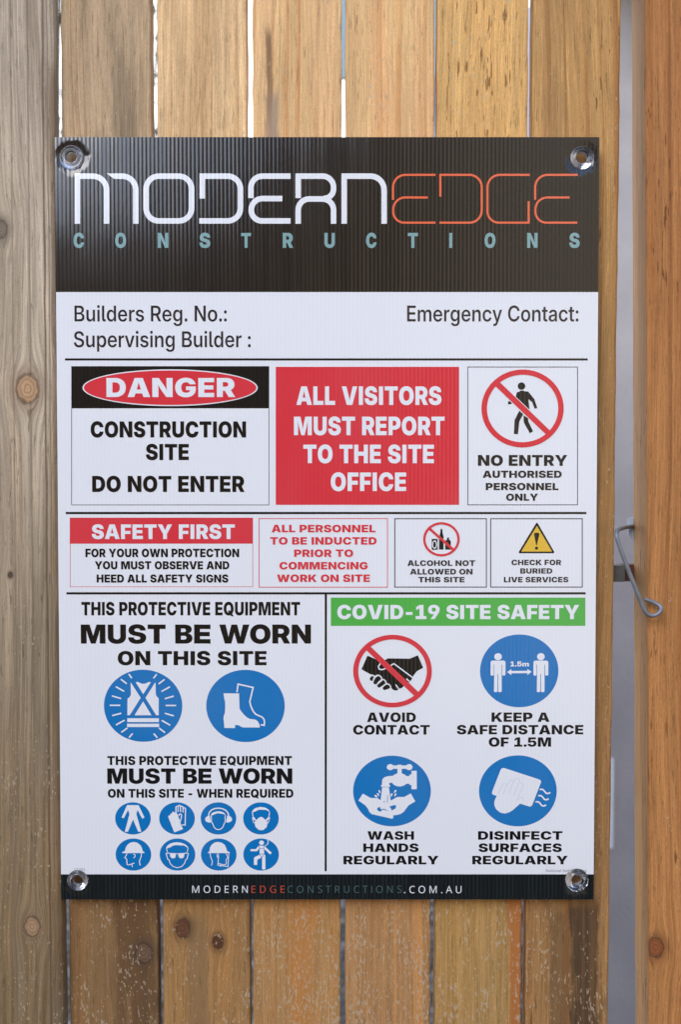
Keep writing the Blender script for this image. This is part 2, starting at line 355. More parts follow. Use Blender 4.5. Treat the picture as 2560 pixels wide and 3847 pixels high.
  'g': [841,["409,-294 318,-294q 185,-246q 101,-160q 85,-105 237,-69 247,-93q 290,-137q 359,-164q 409,-164 490,-164q 585,-84q 585,-3 585,128 575,128 559,96q 505,40q 422,6q 363,6 274,6q 135,91q 54,254q 54,371 54,489q 135,657q 275,748q 363,748 423,748q 507,709q 563,650q 580,619 587,619 587,736 754,736 754,4 754,-99q 664,-231q 508,-294q","407,143 464,143q 545,198q 588,301q 588,372 588,443q 546,549q 465,607q 407,607 350,607q 270,548q 228,443q 228,372 228,302q 270,198q 350,143q"]],
  'i': [345,["87,0 87,736 257,736 257,0","172,843 131,843q 72,899q 72,938 72,978q 131,1033q 172,1033 214,1033q 273,979q 273,938 273,899q 214,843q"]],
  'l': [389,["293,-3 186,-3q 87,89q 87,183 87,1000 257,1000 257,207 257,167q 283,134q 318,134 331,134q 349,136q 356,137 375,6 361,3q 318,-3q"]],
  'm': [1221,["87,0 87,736 249,736 253,565 240,565 258,628q 325,710q 416,749q 465,749 546,749q 653,650q 671,560 649,560 664,621q 737,705q 838,749q 896,749 963,749q 1071,691q 1134,577q 1134,493 1134,0 964,0 964,469 964,539q 886,604q 832,604 790,604q 727,567q 693,503q 693,460 693,0 528,0 528,476 528,535q 456,604q 399,604 361,604q 296,568q 257,499q 257,448 257,0"]],
  'n': [821,["257,427 257,0 87,0 87,736 251,736 252,553 232,553 264,650q 387,748q 479,748 555,748q 670,682q 734,556q 734,466 734,0 564,0 564,440 564,517q 486,601q 417,601 371,601q 299,562q 257,484q"]],
  'o': [818,["409,-15 302,-15q 142,80q 54,252q 54,365 54,480q 142,652q 302,748q 409,748 517,748q 676,652q 764,480q 764,365 764,252q 676,80q 517,-15q","409,124 468,124q 550,187q 591,296q 591,366 591,436q 550,545q 468,608q 409,608 350,608q 269,545q 227,436q 227,366 227,296q 269,187q 349,124q"]],
  'p': [840,["87,-281 87,736 254,736 254,621 262,621 279,651q 333,709q 417,748q 477,748 566,748q 705,657q 786,487q 786,367 786,249q 707,78q 567,-14q 477,-14 418,-14q 335,24q 280,83q 263,115 257,115 257,-281","433,127 490,127q 570,188q 612,296q 612,368 612,440q 570,547q 491,607q 433,607 376,607q 295,547q 252,440q 252,368 252,296q 295,187q 377,127q"]],
  'r': [525,["87,0 87,736 252,736 252,614 258,614 278,677q 373,746q 439,746 454,746q 488,743q 500,741 500,586 490,589q 442,594q 419,594 373,594q 299,554q 257,480q 257,430 257,0"]],
  's': [733,["368,-16 282,-16q 148,35q 64,133q 54,204 216,224 228,170q 305,114q 369,114 433,114q 508,166q 508,204 508,237q 457,278q 407,289 282,316 178,338q 73,442q 73,524 73,592q 147,692q 280,748q 369,748 454,748q 578,697q 653,604q 664,541 510,521 501,563q 432,620q 371,620 315,620q 243,571q 243,532 243,500q 293,457q 347,446 473,419 580,396q 681,297q 681,219 681,149q 601,43q 460,-16q"]],
  't': [482,["441,736 441,602 13,602 13,736","125,920 295,920 295,208 295,168q 329,132q 370,132 383,132q 423,136q 436,137 454,4 430,-2q 371,-7q 344,-7 236,-7q 125,94q 125,190"]],
  'u': [822,["343,-11 267,-11q 151,54q 87,180q 87,271 87,736 257,736 257,297 257,220q 336,135q 404,135 451,135q 523,175q 564,253q 564,309 564,736 735,736 735,0 571,0 570,183 590,183 557,86q 433,-11q"]],
  'v': [784,["297,0 22,736 203,736 339,339 362,272q 397,137q 415,68 373,68 391,137q 425,272q 447,339 582,736 762,736 486,0"]],
  'y': [785,["86,-272 113,-137 155,-141 189,-147q 240,-136q 276,-94q 285,-56 302,-1 22,736 203,736 339,339 362,272q 395,137q 413,68 367,68 386,137q 422,273q 445,339 583,736 763,736 442,-104 420,-162q 354,-243q 262,-284q 200,-284 166,-284q 107,-277q"]],
 },
 'human': {
  '.': [372,["102,73 102,124q 150,165q 185,165 221,165q 270,124q 270,73 270,25q 221,-19q 185,-19 150,-19q 102,25q"]],
  'A': [891,["764,0 642,313 244,313 123,0 0,0 391,1004 500,1004 889,0","491,729 487,741q 468,799q 449,861q 444,878 437,850q 421,794q 406,746q 400,729 284,421 605,421"]],
  'C': [884,["565,907 483,907q 353,852q 262,746q 214,594q 214,500 214,376q 292,192q 446,93q 562,93 629,93q 747,115q 802,132 802,27 747,6q 627,-14q 545,-14 392,-14q 188,112q 86,345q 86,502 86,615q 149,802q 271,940q 450,1014q 566,1014 643,1014q 784,983q 840,956 792,853 745,874q 631,907q"]],
  'D': [1020,["934,510 934,342q 810,115q 578,0q 412,0 136,0 136,1000 441,1000 593,1000q 814,888q 934,671q","806,506 806,640q 717,812q 546,896q 423,896 258,896 258,104 396,104 601,104q 806,306q"]],
  'E': [778,["694,0 136,0 136,1000 694,1000 694,893 258,893 258,575 669,575 669,470 258,470 258,107 694,107"]],
  'G': [1019,["567,526 915,526 915,38 834,12q 669,-14q 565,-14 410,-14q 196,110q 86,341q 86,500 86,656q 209,886q 440,1014q 603,1014 687,1014q 837,983q 901,955 855,850 801,874q 668,907q 596,907 476,907q 303,808q 213,625q 213,500 213,378q 291,194q 459,92q 593,92 660,92q 755,106q 793,117 793,418 567,418"]],
  'I': [275,["75,0 75,1000 200,1000 200,0"]],
  'M': [1265,["577,0 245,880 239,880 242,853q 246,768q 249,669q 249,618 249,0 136,0 136,1000 316,1000 628,175 633,175 951,1000 1129,1000 1129,0 1009,0 1009,626 1009,674q 1011,767q 1017,850q 1018,879 1013,879 677,0"]],
  'N': [1060,["924,0 783,0 243,835 238,835 241,802q 245,715q 249,617q 249,566 249,0 136,0 136,1000 276,1000 814,168 820,168 818,191q 814,280q 810,384q 810,429 810,1000 924,1000"]],
  'O': [1092,["1006,501 1006,385q 948,196q 832,59q 660,-14q 547,-14 429,-14q 256,60q 142,196q 86,387q 86,503 86,657q 187,886q 392,1015q 548,1015 698,1015q 901,888q 1006,657q","214,501 214,375q 285,191q 433,92q 547,92 661,92q 807,191q 878,375q 878,501 878,692q 719,909q 548,909 434,909q 285,811q 214,628q"]],
  'R': [868,["410,1000 534,1000q 695,938q 773,812q 773,717 773,637q 715,530q 623,467q 572,449 846,0 704,0 461,415 258,415 258,0 136,0 136,1000","403,894 258,894 258,518 412,518 533,518q 648,616q 648,711 648,778q 595,858q 486,894q"]],
  'S': [768,["702,267 702,177q 615,53q 454,-14q 346,-14 290,-14q 188,-3q 104,18q 72,33 72,150 122,127q 271,92q 352,92 426,92q 529,131q 581,206q 581,256 581,306q 537,374q 434,432q 343,464 258,494q 142,572q 84,682q 84,759 84,839q 166,953q 310,1014q 404,1014 485,1014q 622,984q 678,958 640,854 588,877q 466,907q 401,907 337,907q 251,870q 207,803q 207,758 207,706q 251,638q 347,585q 428,554 516,522q 639,449q 702,345q"]],
  'T': [775,["448,0 327,0 327,893 13,893 13,1000 760,1000 760,893 448,893"]],
  'U': [1022,["895,353 895,248q 810,82q 638,-14q 507,-14 321,-14q 126,188q 126,356 126,1000 248,1000 248,352 248,228q 380,92q 513,92 605,92q 720,158q 775,275q 775,352 775,1000 895,1000"]],
 },
}

_flat = {}
def glyph(font, ch):
    k = (font, ch)
    if k in _flat:
        return _flat[k]
    adv, cts = GLYPH[font][ch]
    loops = []
    for s in cts:
        raw = []
        for w in s.split():
            on = not w.endswith('q')
            a, b = w.rstrip('q').split(',')
            raw.append((float(a), float(b), on))
        ex = []
        for i, p in enumerate(raw):
            q = raw[(i + 1) % len(raw)]
            ex.append(p)
            if not p[2] and not q[2]:
                ex.append(((p[0] + q[0]) / 2, (p[1] + q[1]) / 2, True))
        k0 = next(i for i, p in enumerate(ex) if p[2])
        ex = ex[k0:] + ex[:k0]
        ex.append(ex[0])
        pts = [ex[0][:2]]
        i = 1
        while i < len(ex):
            if ex[i][2]:
                pts.append(ex[i][:2])
                i += 1
            else:
                p0, c, p1 = pts[-1], ex[i], ex[i + 1]
                for j in range(1, 6):
                    t = j / 5
                    pts.append(((1 - t) ** 2 * p0[0] + 2 * t * (1 - t) * c[0] + t * t * p1[0],
                                (1 - t) ** 2 * p0[1] + 2 * t * (1 - t) * c[1] + t * t * p1[1]))
                i += 2
        clean = []
        for p in pts:
            if not clean or abs(p[0] - clean[-1][0]) + abs(p[1] - clean[-1][1]) > 0.5:
                clean.append(p)
        if abs(clean[0][0] - clean[-1][0]) + abs(clean[0][1] - clean[-1][1]) < 0.5:
            clean.pop()
        loops.append(clean)
    # outlines of one letter may cross each other: triangulate them all and keep what their winding encloses
    vs, es = [], []
    for l in loops:
        b = len(vs)
        vs += [Vector(p) for p in l]
        es += [(b + i, b + (i + 1) % len(l)) for i in range(len(l))]
    V, _, F = delaunay_2d_cdt(vs, es, [], 0, 0.01)[:3]
    keep = []
    for f in F:
        cx = sum(V[i].x for i in f) / len(f)
        cy = sum(V[i].y for i in f) / len(f)
        w = 0
        for l in loops:
            for i, p in enumerate(l):
                q = l[(i + 1) % len(l)]
                if (p[1] <= cy) != (q[1] <= cy):
                    side = (q[0] - p[0]) * (cy - p[1]) - (cx - p[0]) * (q[1] - p[1])
                    if q[1] > p[1] and side > 0:
                        w += 1
                    elif q[1] <= p[1] and side < 0:
                        w -= 1
        if w:
            keep.append(tuple(f))
    _flat[k] = (adv, [(v.x, v.y) for v in V], keep)
    return _flat[k]

def fill(loops):
    tris = tessellate_polygon([[Vector((p[0], p[1], 0)) for p in l] for l in loops])
    return [p for l in loops for p in l], [tuple(f) for f in tris]

def ell(cx, cy, rx, ry, n=72):
    return [(cx + rx * math.cos(2 * math.pi * i / n), cy + ry * math.sin(2 * math.pi * i / n)) for i in range(n)]

def stroke(pts, w, closed=False):
    """one outline following a path at half the width on either side"""
    n = len(pts)
    L, Rr = [], []
    for i in range(n):
        ds = []
        if closed or i > 0:
            a, b = pts[i - 1], pts[i]
            ds.append((b[0] - a[0], b[1] - a[1]))
        if closed or i < n - 1:
            a, b = pts[i], pts[(i + 1) % n]
            ds.append((b[0] - a[0], b[1] - a[1]))
        ns = []
        for d in ds:
            l = math.hypot(*d) or 1e-9
            ns.append((-d[1] / l, d[0] / l))
        nx, ny = sum(v[0] for v in ns), sum(v[1] for v in ns)
        l = math.hypot(nx, ny) or 1e-9
        nx, ny = nx / l, ny / l
        k = 1.0 / max(0.45, nx * ns[0][0] + ny * ns[0][1])
        L.append((pts[i][0] + nx * k * w / 2, pts[i][1] + ny * k * w / 2))
        Rr.append((pts[i][0] - nx * k * w / 2, pts[i][1] - ny * k * w / 2))
    return L, Rr

def strip(L, Rr, closed):
    n = len(L)
    v = L + Rr
    f = []
    for i in range(n if closed else n - 1):
        j = (i + 1) % n
        f.append((i, j, n + j, n + i))
    return v, f

def rounded(pts, closed):
    out = []
    n = len(pts)
    for i, (x, y, r) in enumerate(pts):
        if r <= 0 or (not closed and i in (0, n - 1)):
            out.append((x, y))
            continue
        a, b = pts[i - 1], pts[(i + 1) % n]
        d0 = (a[0] - x, a[1] - y)
        d1 = (b[0] - x, b[1] - y)
        l0, l1 = math.hypot(*d0), math.hypot(*d1)
        k = min(r, l0 * 0.5 if (closed or i > 1) else l0, l1 * 0.5 if (closed or i < n - 2) else l1)
        p0 = (x + d0[0] / l0 * k, y + d0[1] / l0 * k)
        p1 = (x + d1[0] / l1 * k, y + d1[1] / l1 * k)
        for j in range(11):
            t = j / 10 * math.pi / 2
            s, c = 1 - math.sin(t), 1 - math.cos(t)
            out.append((x + (p0[0] - x) * s + (p1[0] - x) * c, y + (p0[1] - y) * s + (p1[1] - y) * c))
    return out

def holes_in(x0, z0, x1, z1):
    return [ell(ex, ez, eh + 0.9, eh + 0.9, 40) for ex, ez, er, eh in EYELETS if x0 < ex < x1 and z0 - 6 < ez < z1 + 6]

def shapes(ops):
    for op in ops:
        k = op[0]
        if k == 'T':
            _, font, s, x, y, sx, sy, tr = op
            vs, fs = [], []
            for ch in s:
                adv, fl, tr_ = glyph(font, ch)
                b = len(vs)
                vs += [(x + p[0] * sx / 1000, y + p[1] * sy / 1000) for p in fl]
                fs += [tuple(b + i for i in f) for f in tr_]
                x += adv * sx / 1000 + tr
            yield vs, fs
        elif k == 'P':
            yield fill([op[1]])
        elif k == 'B':
            x0, z0, x1, z1 = op[1:]
            hs = [h for h in holes_in(x0, z0, x1, z1)]
            yield fill([[(x0, z0), (x1, z0), (x1, z1), (x0, z1)]] + hs)
        elif k == 'S':
            yield strip(*stroke(op[1], op[2]), False)
        elif k == 'K':
            p = rounded(op[1], op[3])
            yield strip(*stroke(p, op[2], bool(op[3])), bool(op[3]))
        elif k == 'E':
            yield fill([ell(*op[1:])])
        elif k == 'R':
            _, cx, cy, rx, ry, tx, ty = op
            yield strip(ell(cx, cy, rx, ry, 96), ell(cx, cy, rx - tx, ry - ty, 96), True)
        elif k == 'F':
            q, w = op[1], op[2]
            sg = ((1, -1), (-1, -1), (-1, 1), (1, 1))
            yield strip(q, [(p[0] + s[0] * w, p[1] + s[1] * w) for p, s in zip(q, sg)], True)

def printed(name, ops, col, level, parent):
    """ink on the sheet: flat shapes, each ink a hair in front of the one it is printed over"""
    vs, fs = [], []
    for n, (v, f) in enumerate(shapes(ops)):
        d = 0.00012 * level + 0.000004 * n
        b = len(vs)
        vs += [(p[0] / 1000, -d, SZ + p[1] / 1000) for p in v]
        for t in f:
            t = tuple(b + i for i in t)
            a, c, e = vs[t[0]], vs[t[1]], vs[t[2]]
            up = (c[0] - a[0]) * (e[2] - a[2]) - (c[2] - a[2]) * (e[0] - a[0])
            if abs(up) < 1e-14:
                if len(t) == 3:
                    continue
            fs.append(t if up > 0 else t[::-1])
    return link(name, vs, fs, INK[col], parent)

# ------------------------------------------------------------------ timber
def timber(name, top, bot, late, seed, ring=1.0, band=None, weather=((110, 92, 72), 0.5), flecks=0.5, specks=0.3,
           knots=(), streaks=(), zmix=(0.9, 1.7), bumpy=0.35, lines=0.8, pores=1.0, fibre=0.45, side=None, yf=0.020):
    t = NT(name)
    x, y, z = t.pos()
    sx = seed * 3.71
    x = t.sub(x, t.sub(y, yf))                 # side faces carry on from the front
    u = x
    kmask = []
    for kx, kz, kr, kc in knots:
        dx = t.sub(x, kx)
        dz = t.mul(t.sub(z, kz), 0.55)
        r2 = t.add(t.add(t.mul(dx, dx), t.mul(dz, dz)), 1e-6)
        u = t.sub(u, t.math('DIVIDE', t.mul(dx, (kr * 1.35) ** 2), t.add(r2, (kr * 0.9) ** 2)))
    w1 = t.noise(t.vec(t.mul(x, 5.0), sx, t.mul(z, 1.1)), 1.0, 2, 0.45)
    w2 = t.noise(t.vec(t.mul(x, 30.0), sx + 9, t.mul(z, 4.0)), 1.0, 2, 0.5)
    u = t.add(u, t.add(t.mul(w1, 0.055), t.mul(w2, 0.005)))
    # growth rings: slow early wood that ends in a narrow dark line, spaced unevenly
    g1 = t.noise(t.vec(t.mul(u, 42.0 * ring), sx, t.mul(z, 0.35)), 1.0, 1, 0.5)
    saw = t.math('FRACT', t.add(t.mul(u, 95.0 * ring), t.mul(g1, 3.0)))
    line = t.mul(t.math('POWER', t.step(saw, 0.45, 0.93), 2.2), t.step(saw, 0.94, 0.99, 1.0, 0.0))
    line = t.mul(line, t.step(t.noise(t.vec(t.mul(u, 11.0), sx + 4, t.mul(z, 0.5)), 1.0, 2, 0.5), 0.42, 0.60))
    line = t.mul(line, t.step(t.noise(t.vec(t.mul(u, 60.0), sx + 15, t.mul(z, 6.0)), 1.0, 3, 0.6), 0.25, 0.6, 0.35, 1.0))
    broad = t.noise(t.vec(t.mul(u, 30.0), sx + 2, t.mul(z, 0.9)), 1.0, 3, 0.55)
    fine = t.noise(t.vec(t.mul(u, 900.0), sx + 3, t.mul(z, 14.0)), 1.0, 3, 0.6)
    fib = t.noise(t.vec(t.mul(u, 260.0), sx + 5, t.mul(z, 5.0)), 1.0, 4, 0.6)
    zz = t.add(z, t.mul(t.sub(t.noise(t.vec(t.mul(x, 18.0), sx, t.mul(z, 2.0)), 1.0, 3, 0.5), 0.5), 0.35))
    if band:
        top = t.mix(t.mul(t.step(broad, 0.42, 0.62), band[1]), top, lin(band[0]))
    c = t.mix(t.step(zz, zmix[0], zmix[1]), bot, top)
    c = t.mix(t.step(broad, 0.45, 0.66, 0.0, 0.35), c, t.mix(1.0, c, (1.0, 0.86, 0.70, 1), 'MULTIPLY'))
    tone = t.step(t.noise(t.vec(t.mul(u, 14.0), sx + 6, t.mul(z, 1.6)), 1.0, 4, 0.6), 0.3, 0.7, 0.90, 1.07)
    tone = t.mul(tone, t.step(fib, 0.28, 0.72, 1 - 0.30 * fibre, 1 + 0.22 * fibre))
    tone = t.mul(tone, t.step(fine, 0.28, 0.72, 0.82, 1.14))
    c = t.mix(1.0, c, t.vec(tone, tone, tone), 'MULTIPLY')
    c = t.mix(t.mul(line, lines), c, late)
    # open pores and raised fibres: thin dashes, dark and light, and a sawn roughness over all
    po = t.noise(t.vec(t.mul(u, 620.0), sx + 16, t.mul(z, 42.0)), 1.0, 3, 0.6)
    pd = t.step(po, 0.61, 0.66)
    pl_ = t.step(po, 0.40, 0.32)
    rgh = t.noise(t.vec(t.mul(x, 800.0), sx + 17, t.mul(z, 420.0)), 1.0, 2, 0.6)
    k = t.add(t.mul(pd, -0.34 * pores), t.mul(pl_, 0.20 * pores))
    k = t.add(t.add(k, 1.0), t.mul(t.sub(rgh, 0.5), 0.5 * pores))
    c = t.mix(1.0, c, t.vec(k, k, k), 'MULTIPLY')
    # grey weathering, in drawn-out patches
    wn_ = t.noise(t.vec(t.mul(x, 26.0), sx + 7, t.mul(z, 3.2)), 1.0, 6, 0.62)
    wf = t.mul(t.step(wn_, 0.46, 0.66), weather[1])
    c = t.mix(wf, c, t.mix(1.0, lin(weather[0]), t.vec(tone, tone, tone), 'MULTIPLY'))
    for kx, hw, z0, z1, kc, ks in streaks:
        jit = t.mul(t.sub(t.noise(t.vec(t.mul(x, 90.0), sx + 8, t.mul(z, 12.0)), 1.0, 5, 0.65), 0.5), hw * 3.2)
        dd = t.math('ABSOLUTE', t.add(t.sub(x, kx), jit))
        fz = t.mul(t.step(z, z0 - 0.05, z0 + 0.03), t.step(z, z1 - 0.012, z1 + 0.012, 1.0, 0.0))
        f = t.mul(t.mul(t.step(dd, hw * 0.55, hw * 1.25, 1.0, 0.0), fz), ks)
        f = t.mul(f, t.step(fib, 0.2, 0.6, 0.55, 1.0))
        c = t.mix(f, c, lin(kc))
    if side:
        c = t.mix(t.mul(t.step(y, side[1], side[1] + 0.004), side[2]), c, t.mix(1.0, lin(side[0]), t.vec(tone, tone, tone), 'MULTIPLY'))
    # short resin ducts
    fl = t.noise(t.vec(t.mul(u, 330.0), sx + 10, t.mul(z, 34.0)), 1.0, 2, 0.5)
    flz = t.noise(t.vec(t.mul(x, 24.0), sx + 11, t.mul(z, 5.0)), 1.0, 2, 0.5)
    ff = t.mul(t.mul(t.step(fl, 0.635, 0.675), t.step(flz, 0.42, 0.6)), flecks)
    c = t.mix(ff, c, tuple(v * 0.42 for v in late[:3]) + (1,))
    # knots: dark rim, ringed middle
    for kx, kz, kr, kc in knots:
        ang = t.noise(t.vec(t.mul(x, 140.0), sx + 12, t.mul(z, 140.0)), 1.0, 3, 0.6)
        dx = t.sub(x, kx)
        dz = t.mul(t.sub(z, kz), 0.78)
        r = t.math('SQRT', t.add(t.mul(dx, dx), t.mul(dz, dz)))
        rr = t.add(t.math('DIVIDE', r, kr), t.mul(t.sub(ang, 0.5), 0.55))
        halo = t.step(rr, 0.9, 2.3, 0.5, 0.0)
        c = t.mix(halo, c, lin(tuple(v * 0.72 for v in kc)))
        inner = t.step(t.math('SINE', t.mul(rr, 17.0)), -1.0, 1.0, 0.72, 1.12)
        kcol = t.mix(1.0, lin(kc), t.vec(inner, inner, inner), 'MULTIPLY')
        c = t.mix(t.step(rr, 0.85, 1.05, 0.85, 0.0), c, kcol)
        rim = t.mul(t.step(rr, 0.72, 0.92), t.step(rr, 0.96, 1.2, 1.0, 0.0))
        c = t.mix(t.mul(rim, 0.5), c, (0.030, 0.018, 0.011, 1))
        kmask.append(t.step(rr, 0.8, 1.1, 1.0, 0.0))
    # pale flakes of dirt and old mortar splash
    s1 = t.noise(t.vec(t.mul(x, 430.0), sx + 13, t.mul(z, 170.0)), 1.0, 2, 0.5)
    s2 = t.noise(t.vec(t.mul(x, 42.0), sx + 14, t.mul(z, 14.0)), 1.0, 3, 0.6)
    s3 = t.step(z, 0.62, 1.5, 0.05, -0.03)
    sp = t.step(t.add(t.add(s1, t.mul(t.sub(s2, 0.5), 0.46)), t.add(s3, specks * 0.09)), 0.722, 0.757)
    c = t.mix(t.mul(sp, 0.6), c, (0.50, 0.40, 0.27, 1))
    h = t.add(t.add(t.mul(fib, 0.6), t.sub(t.mul(rgh, 0.25), t.mul(pd, 0.35))), t.add(t.mul(fine, 0.35), t.mul(line, 0.5)))
    h = t.add(h, t.mul(sp, 0.5))
    for k in kmask:
        h = t.sub(h, t.mul(k, 0.35))
    t.bsdf(Base_Color=c, Roughness=0.72, Specular_IOR_Level=0.28, Normal=t.bump(h, bumpy, 0.0012))
    return t.m

def board(name, xa0, xb0, xa1, xb1, z0, z1, y0, y1, mat, parent, bevel=0.0022, seed=1, wob=0.0004):
    """a sawn board: (xa0, xb0) at its foot, (xa1, xb1) at its head, arrises eased, edges a little uneven"""
    rnd = random.Random(seed)
    n = 90
    vs, fs = [], []
    for i in range(n + 1):
        t = i / n
        z = z0 + (z1 - z0) * t
        a = xa0 + (xa1 - xa0) * t + rnd.uniform(-wob, wob)
        b = xb0 + (xb1 - xb0) * t + rnd.uniform(-wob, wob)
        e = bevel * rnd.uniform(0.7, 1.35)
        e2 = bevel * rnd.uniform(0.7, 1.35)
        vs += [(a, y1, z), (a, y0 + e, z), (a + e * 0.35, y0 + e * 0.35, z), (a + e, y0, z), (b - e2, y0, z), (b - e2 * 0.35, y0 + e2 * 0.35, z), (b, y0 + e2, z), (b, y1, z)]
    for i in range(n):
        for k in range(8):
            p, q = i * 8 + k, i * 8 + (k + 1) % 8
            fs.append((p, q, q + 8, p + 8))
    fs.append(tuple(range(7, -1, -1)))
    fs.append(tuple(range(n * 8, n * 8 + 8)))
    return link(name, vs, fs, mat, parent)

def box(x0, x1, y0, y1, z0, z1):
    v = [(x0, y0, z0), (x1, y0, z0), (x1, y1, z0), (x0, y1, z0), (x0, y0, z1), (x1, y0, z1), (x1, y1, z1), (x0, y1, z1)]
    f = [(0, 3, 2, 1), (4, 5, 6, 7), (0, 1, 5, 4), (1, 2, 6, 5), (2, 3, 7, 6), (3, 0, 4, 7)]
    return v, f

def tube(pts, r, n=14):
    P = [Vector(p) for p in pts]
    # smooth the path
    Q = []
    for i in range(len(P) - 1):
        a, b, c, d = P[max(i - 1, 0)], P[i], P[i + 1], P[min(i + 2, len(P) - 1)]
        for j in range(6):
            t = j / 6
            Q.append(0.5 * ((2 * b) + (c - a) * t + (2 * a - 5 * b + 4 * c - d) * t * t + (3 * b - a - 3 * c + d) * t ** 3))
    Q.append(P[-1])
    vs, fs = [], []
    up = Vector((0.3, 0.8, 0.2)).normalized()
    for i, q in enumerate(Q):
        d = (Q[min(i + 1, len(Q) - 1)] - Q[max(i - 1, 0)]).normalized()
        s = d.cross(up).normalized()
        up = s.cross(d).normalized()
        rr = r * (0.8 if i in (0, len(Q) - 1) else 1.0)
        for k in range(n):
            a = 2 * math.pi * k / n
            vs.append(tuple(q + (s * math.cos(a) + up * math.sin(a)) * rr))
    for i in range(len(Q) - 1):
        for k in range(n):
            fs.append((i * n + k, i * n + (k + 1) % n, (i + 1) * n + (k + 1) % n, (i + 1) * n + k))
    fs.append(tuple(range(n - 1, -1, -1)))
    fs.append(tuple(range((len(Q) - 1) * n, len(Q) * n)))
    return vs, fs

# ------------------------------------------------------------------ ground
def make_ground():
    t = NT('gravel_ground')
    x, y, z = t.pos()
    v = t.t.nodes.new('ShaderNodeTexVoronoi')
    v.inputs['Scale'].default_value = 26
    t.t.links.new(t.vec(x, y, z), v.inputs['Vector'])
    g = t.mix(t.step(v.outputs['Distance'], 0.1, 0.75), (0.10, 0.098, 0.112, 1), (0.012, 0.011, 0.011, 1))
    c = t.mix(0.6, g, v.outputs['Color'], 'SOFT_LIGHT')
    hsv = t.t.nodes.new('ShaderNodeHueSaturation')
    hsv.inputs['Saturation'].default_value = 0.25
    t.t.links.new(c, hsv.inputs['Color'])
    n = t.noise(t.vec(x, y, z), 1.3, 4, 0.6)
    c = t.mix(t.step(n, 0.35, 0.7, 0.0, 0.5), hsv.outputs[0], (0.065, 0.062, 0.066, 1))
    c = t.mix(t.step(y, -4.4, -3.6, 1.0, 0.0), c, t.mix(t.step(t.add(x, t.mul(n, 0.8)), 0.2, 1.9), (0.13, 0.095, 0.065, 1), (0.60, 0.50, 0.37, 1)))   # unseen earth bank added behind the viewer, toned for the header's reflection
    t.bsdf(Base_Color=c, Roughness=0.9, Normal=t.bump(v.outputs['Distance'], 0.8, -0.02))
    def sm(v):
        v = min(1.0, max(0.0, v))
        return v * v * (3 - 2 * v)
    rnd = random.Random(4)
    xs = [-900, -60, -30, -18, -12, -9] + [-7 + .5 * i for i in range(29)] + [9, 12, 18, 30, 60, 900]
    ys = [-900, -60, -30, -18, -12, -9.5] + [-8 + .35 * i for i in range(13)] + [-3, -2, 0, 3, 8, 20, 60, 900]
    vs = []
    for yy in ys:
        for xx in xs:
            h = sm((-yy - 4.0) / 2.4) * (3.25 + 1.2 * sm((xx + 1.5) / 1.1) + 1.2 * sm((-xx - 2.6) / 3.0))  # added bank, its crest shaped for the reflection in the header
            vs.append((xx, yy, h * (1 + rnd.uniform(-.03, .03)) if h else 0.0))
    w = len(xs)
    fs = [(j * w + i, j * w + i + 1, (j + 1) * w + i + 1, (j + 1) * w + i) for j in range(len(ys) - 1) for i in range(w - 1)]
    tag(link('ground', vs, fs, t.m), None, None, kind='structure')
make_ground()

# ------------------------------------------------------------------ walls behind the fence
def make_walls():
    m = NT('grey_render')
    x, y, z = m.pos()
    n1 = m.noise(m.vec(x, y, z), 130, 4, 0.55)
    n2 = m.noise(m.vec(x, y, z), 6, 4, 0.6)
    c = m.mix(m.step(n2, 0.3, 0.7), (0.40, 0.37, 0.36, 1), (0.47, 0.435, 0.42, 1))
    c = m.mix(m.step(n1, 0.35, 0.5, 0.25, 0.0), c, (0.36, 0.35, 0.35, 1))
    m.bsdf(Base_Color=c, Roughness=0.85, Specular_IOR_Level=0.2, Normal=m.bump(n1, 0.6, 0.003))
    root = thing('rendered_wall', 'grey textured render wall showing in the gap between the paling fence and the orange post', 'wall', (1.4, 1.15, 0))
    v, f = box(0.6364, 2.4, 1.15, 1.37, 0, 2.5)
    link('wall_face', v, f, m.m, root)
    v, f = box(0.6364 - .1, 2.5, 0.72, 1.40, 2.5, 2.56)
    link('added_shade_slab', v, f, m.m, root)  # unseen overhang added to keep sky light off the wall's top
    w = plain('bright_slit_white', (0.9, 0.9, 0.9, 1), 0.5, var=0.03)
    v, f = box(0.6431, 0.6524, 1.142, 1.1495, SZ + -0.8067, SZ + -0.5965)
    ts = link('bright_slit_strip', v, f, w, root)  # white strip put in for the bright slit of light beside the fence
    hw = plain('pale_house_render', (0.46, 0.45, 0.48, 1), 0.85, bump=(90, 0.4, 0.004), var=0.05, scale=3)
    root = thing('house_wall', 'pale grey house wall glimpsed through the slits right of the fence middle', 'house', (1.6, 3.2, 0))
    v, f = box(0.42, 5.0, 3.2, 3.5, 0, 3.4)
    link('wall_face', v, f, hw, root)
    gm = plain('gutter_paint', (0.22, 0.31, 0.33, 1), 0.4, var=0.1)
    v, f = box(-0.06, 0.47, 2.95, 2.975, 2.98, 3.6)
    link('gutter', v, f, gm, root)
make_walls()

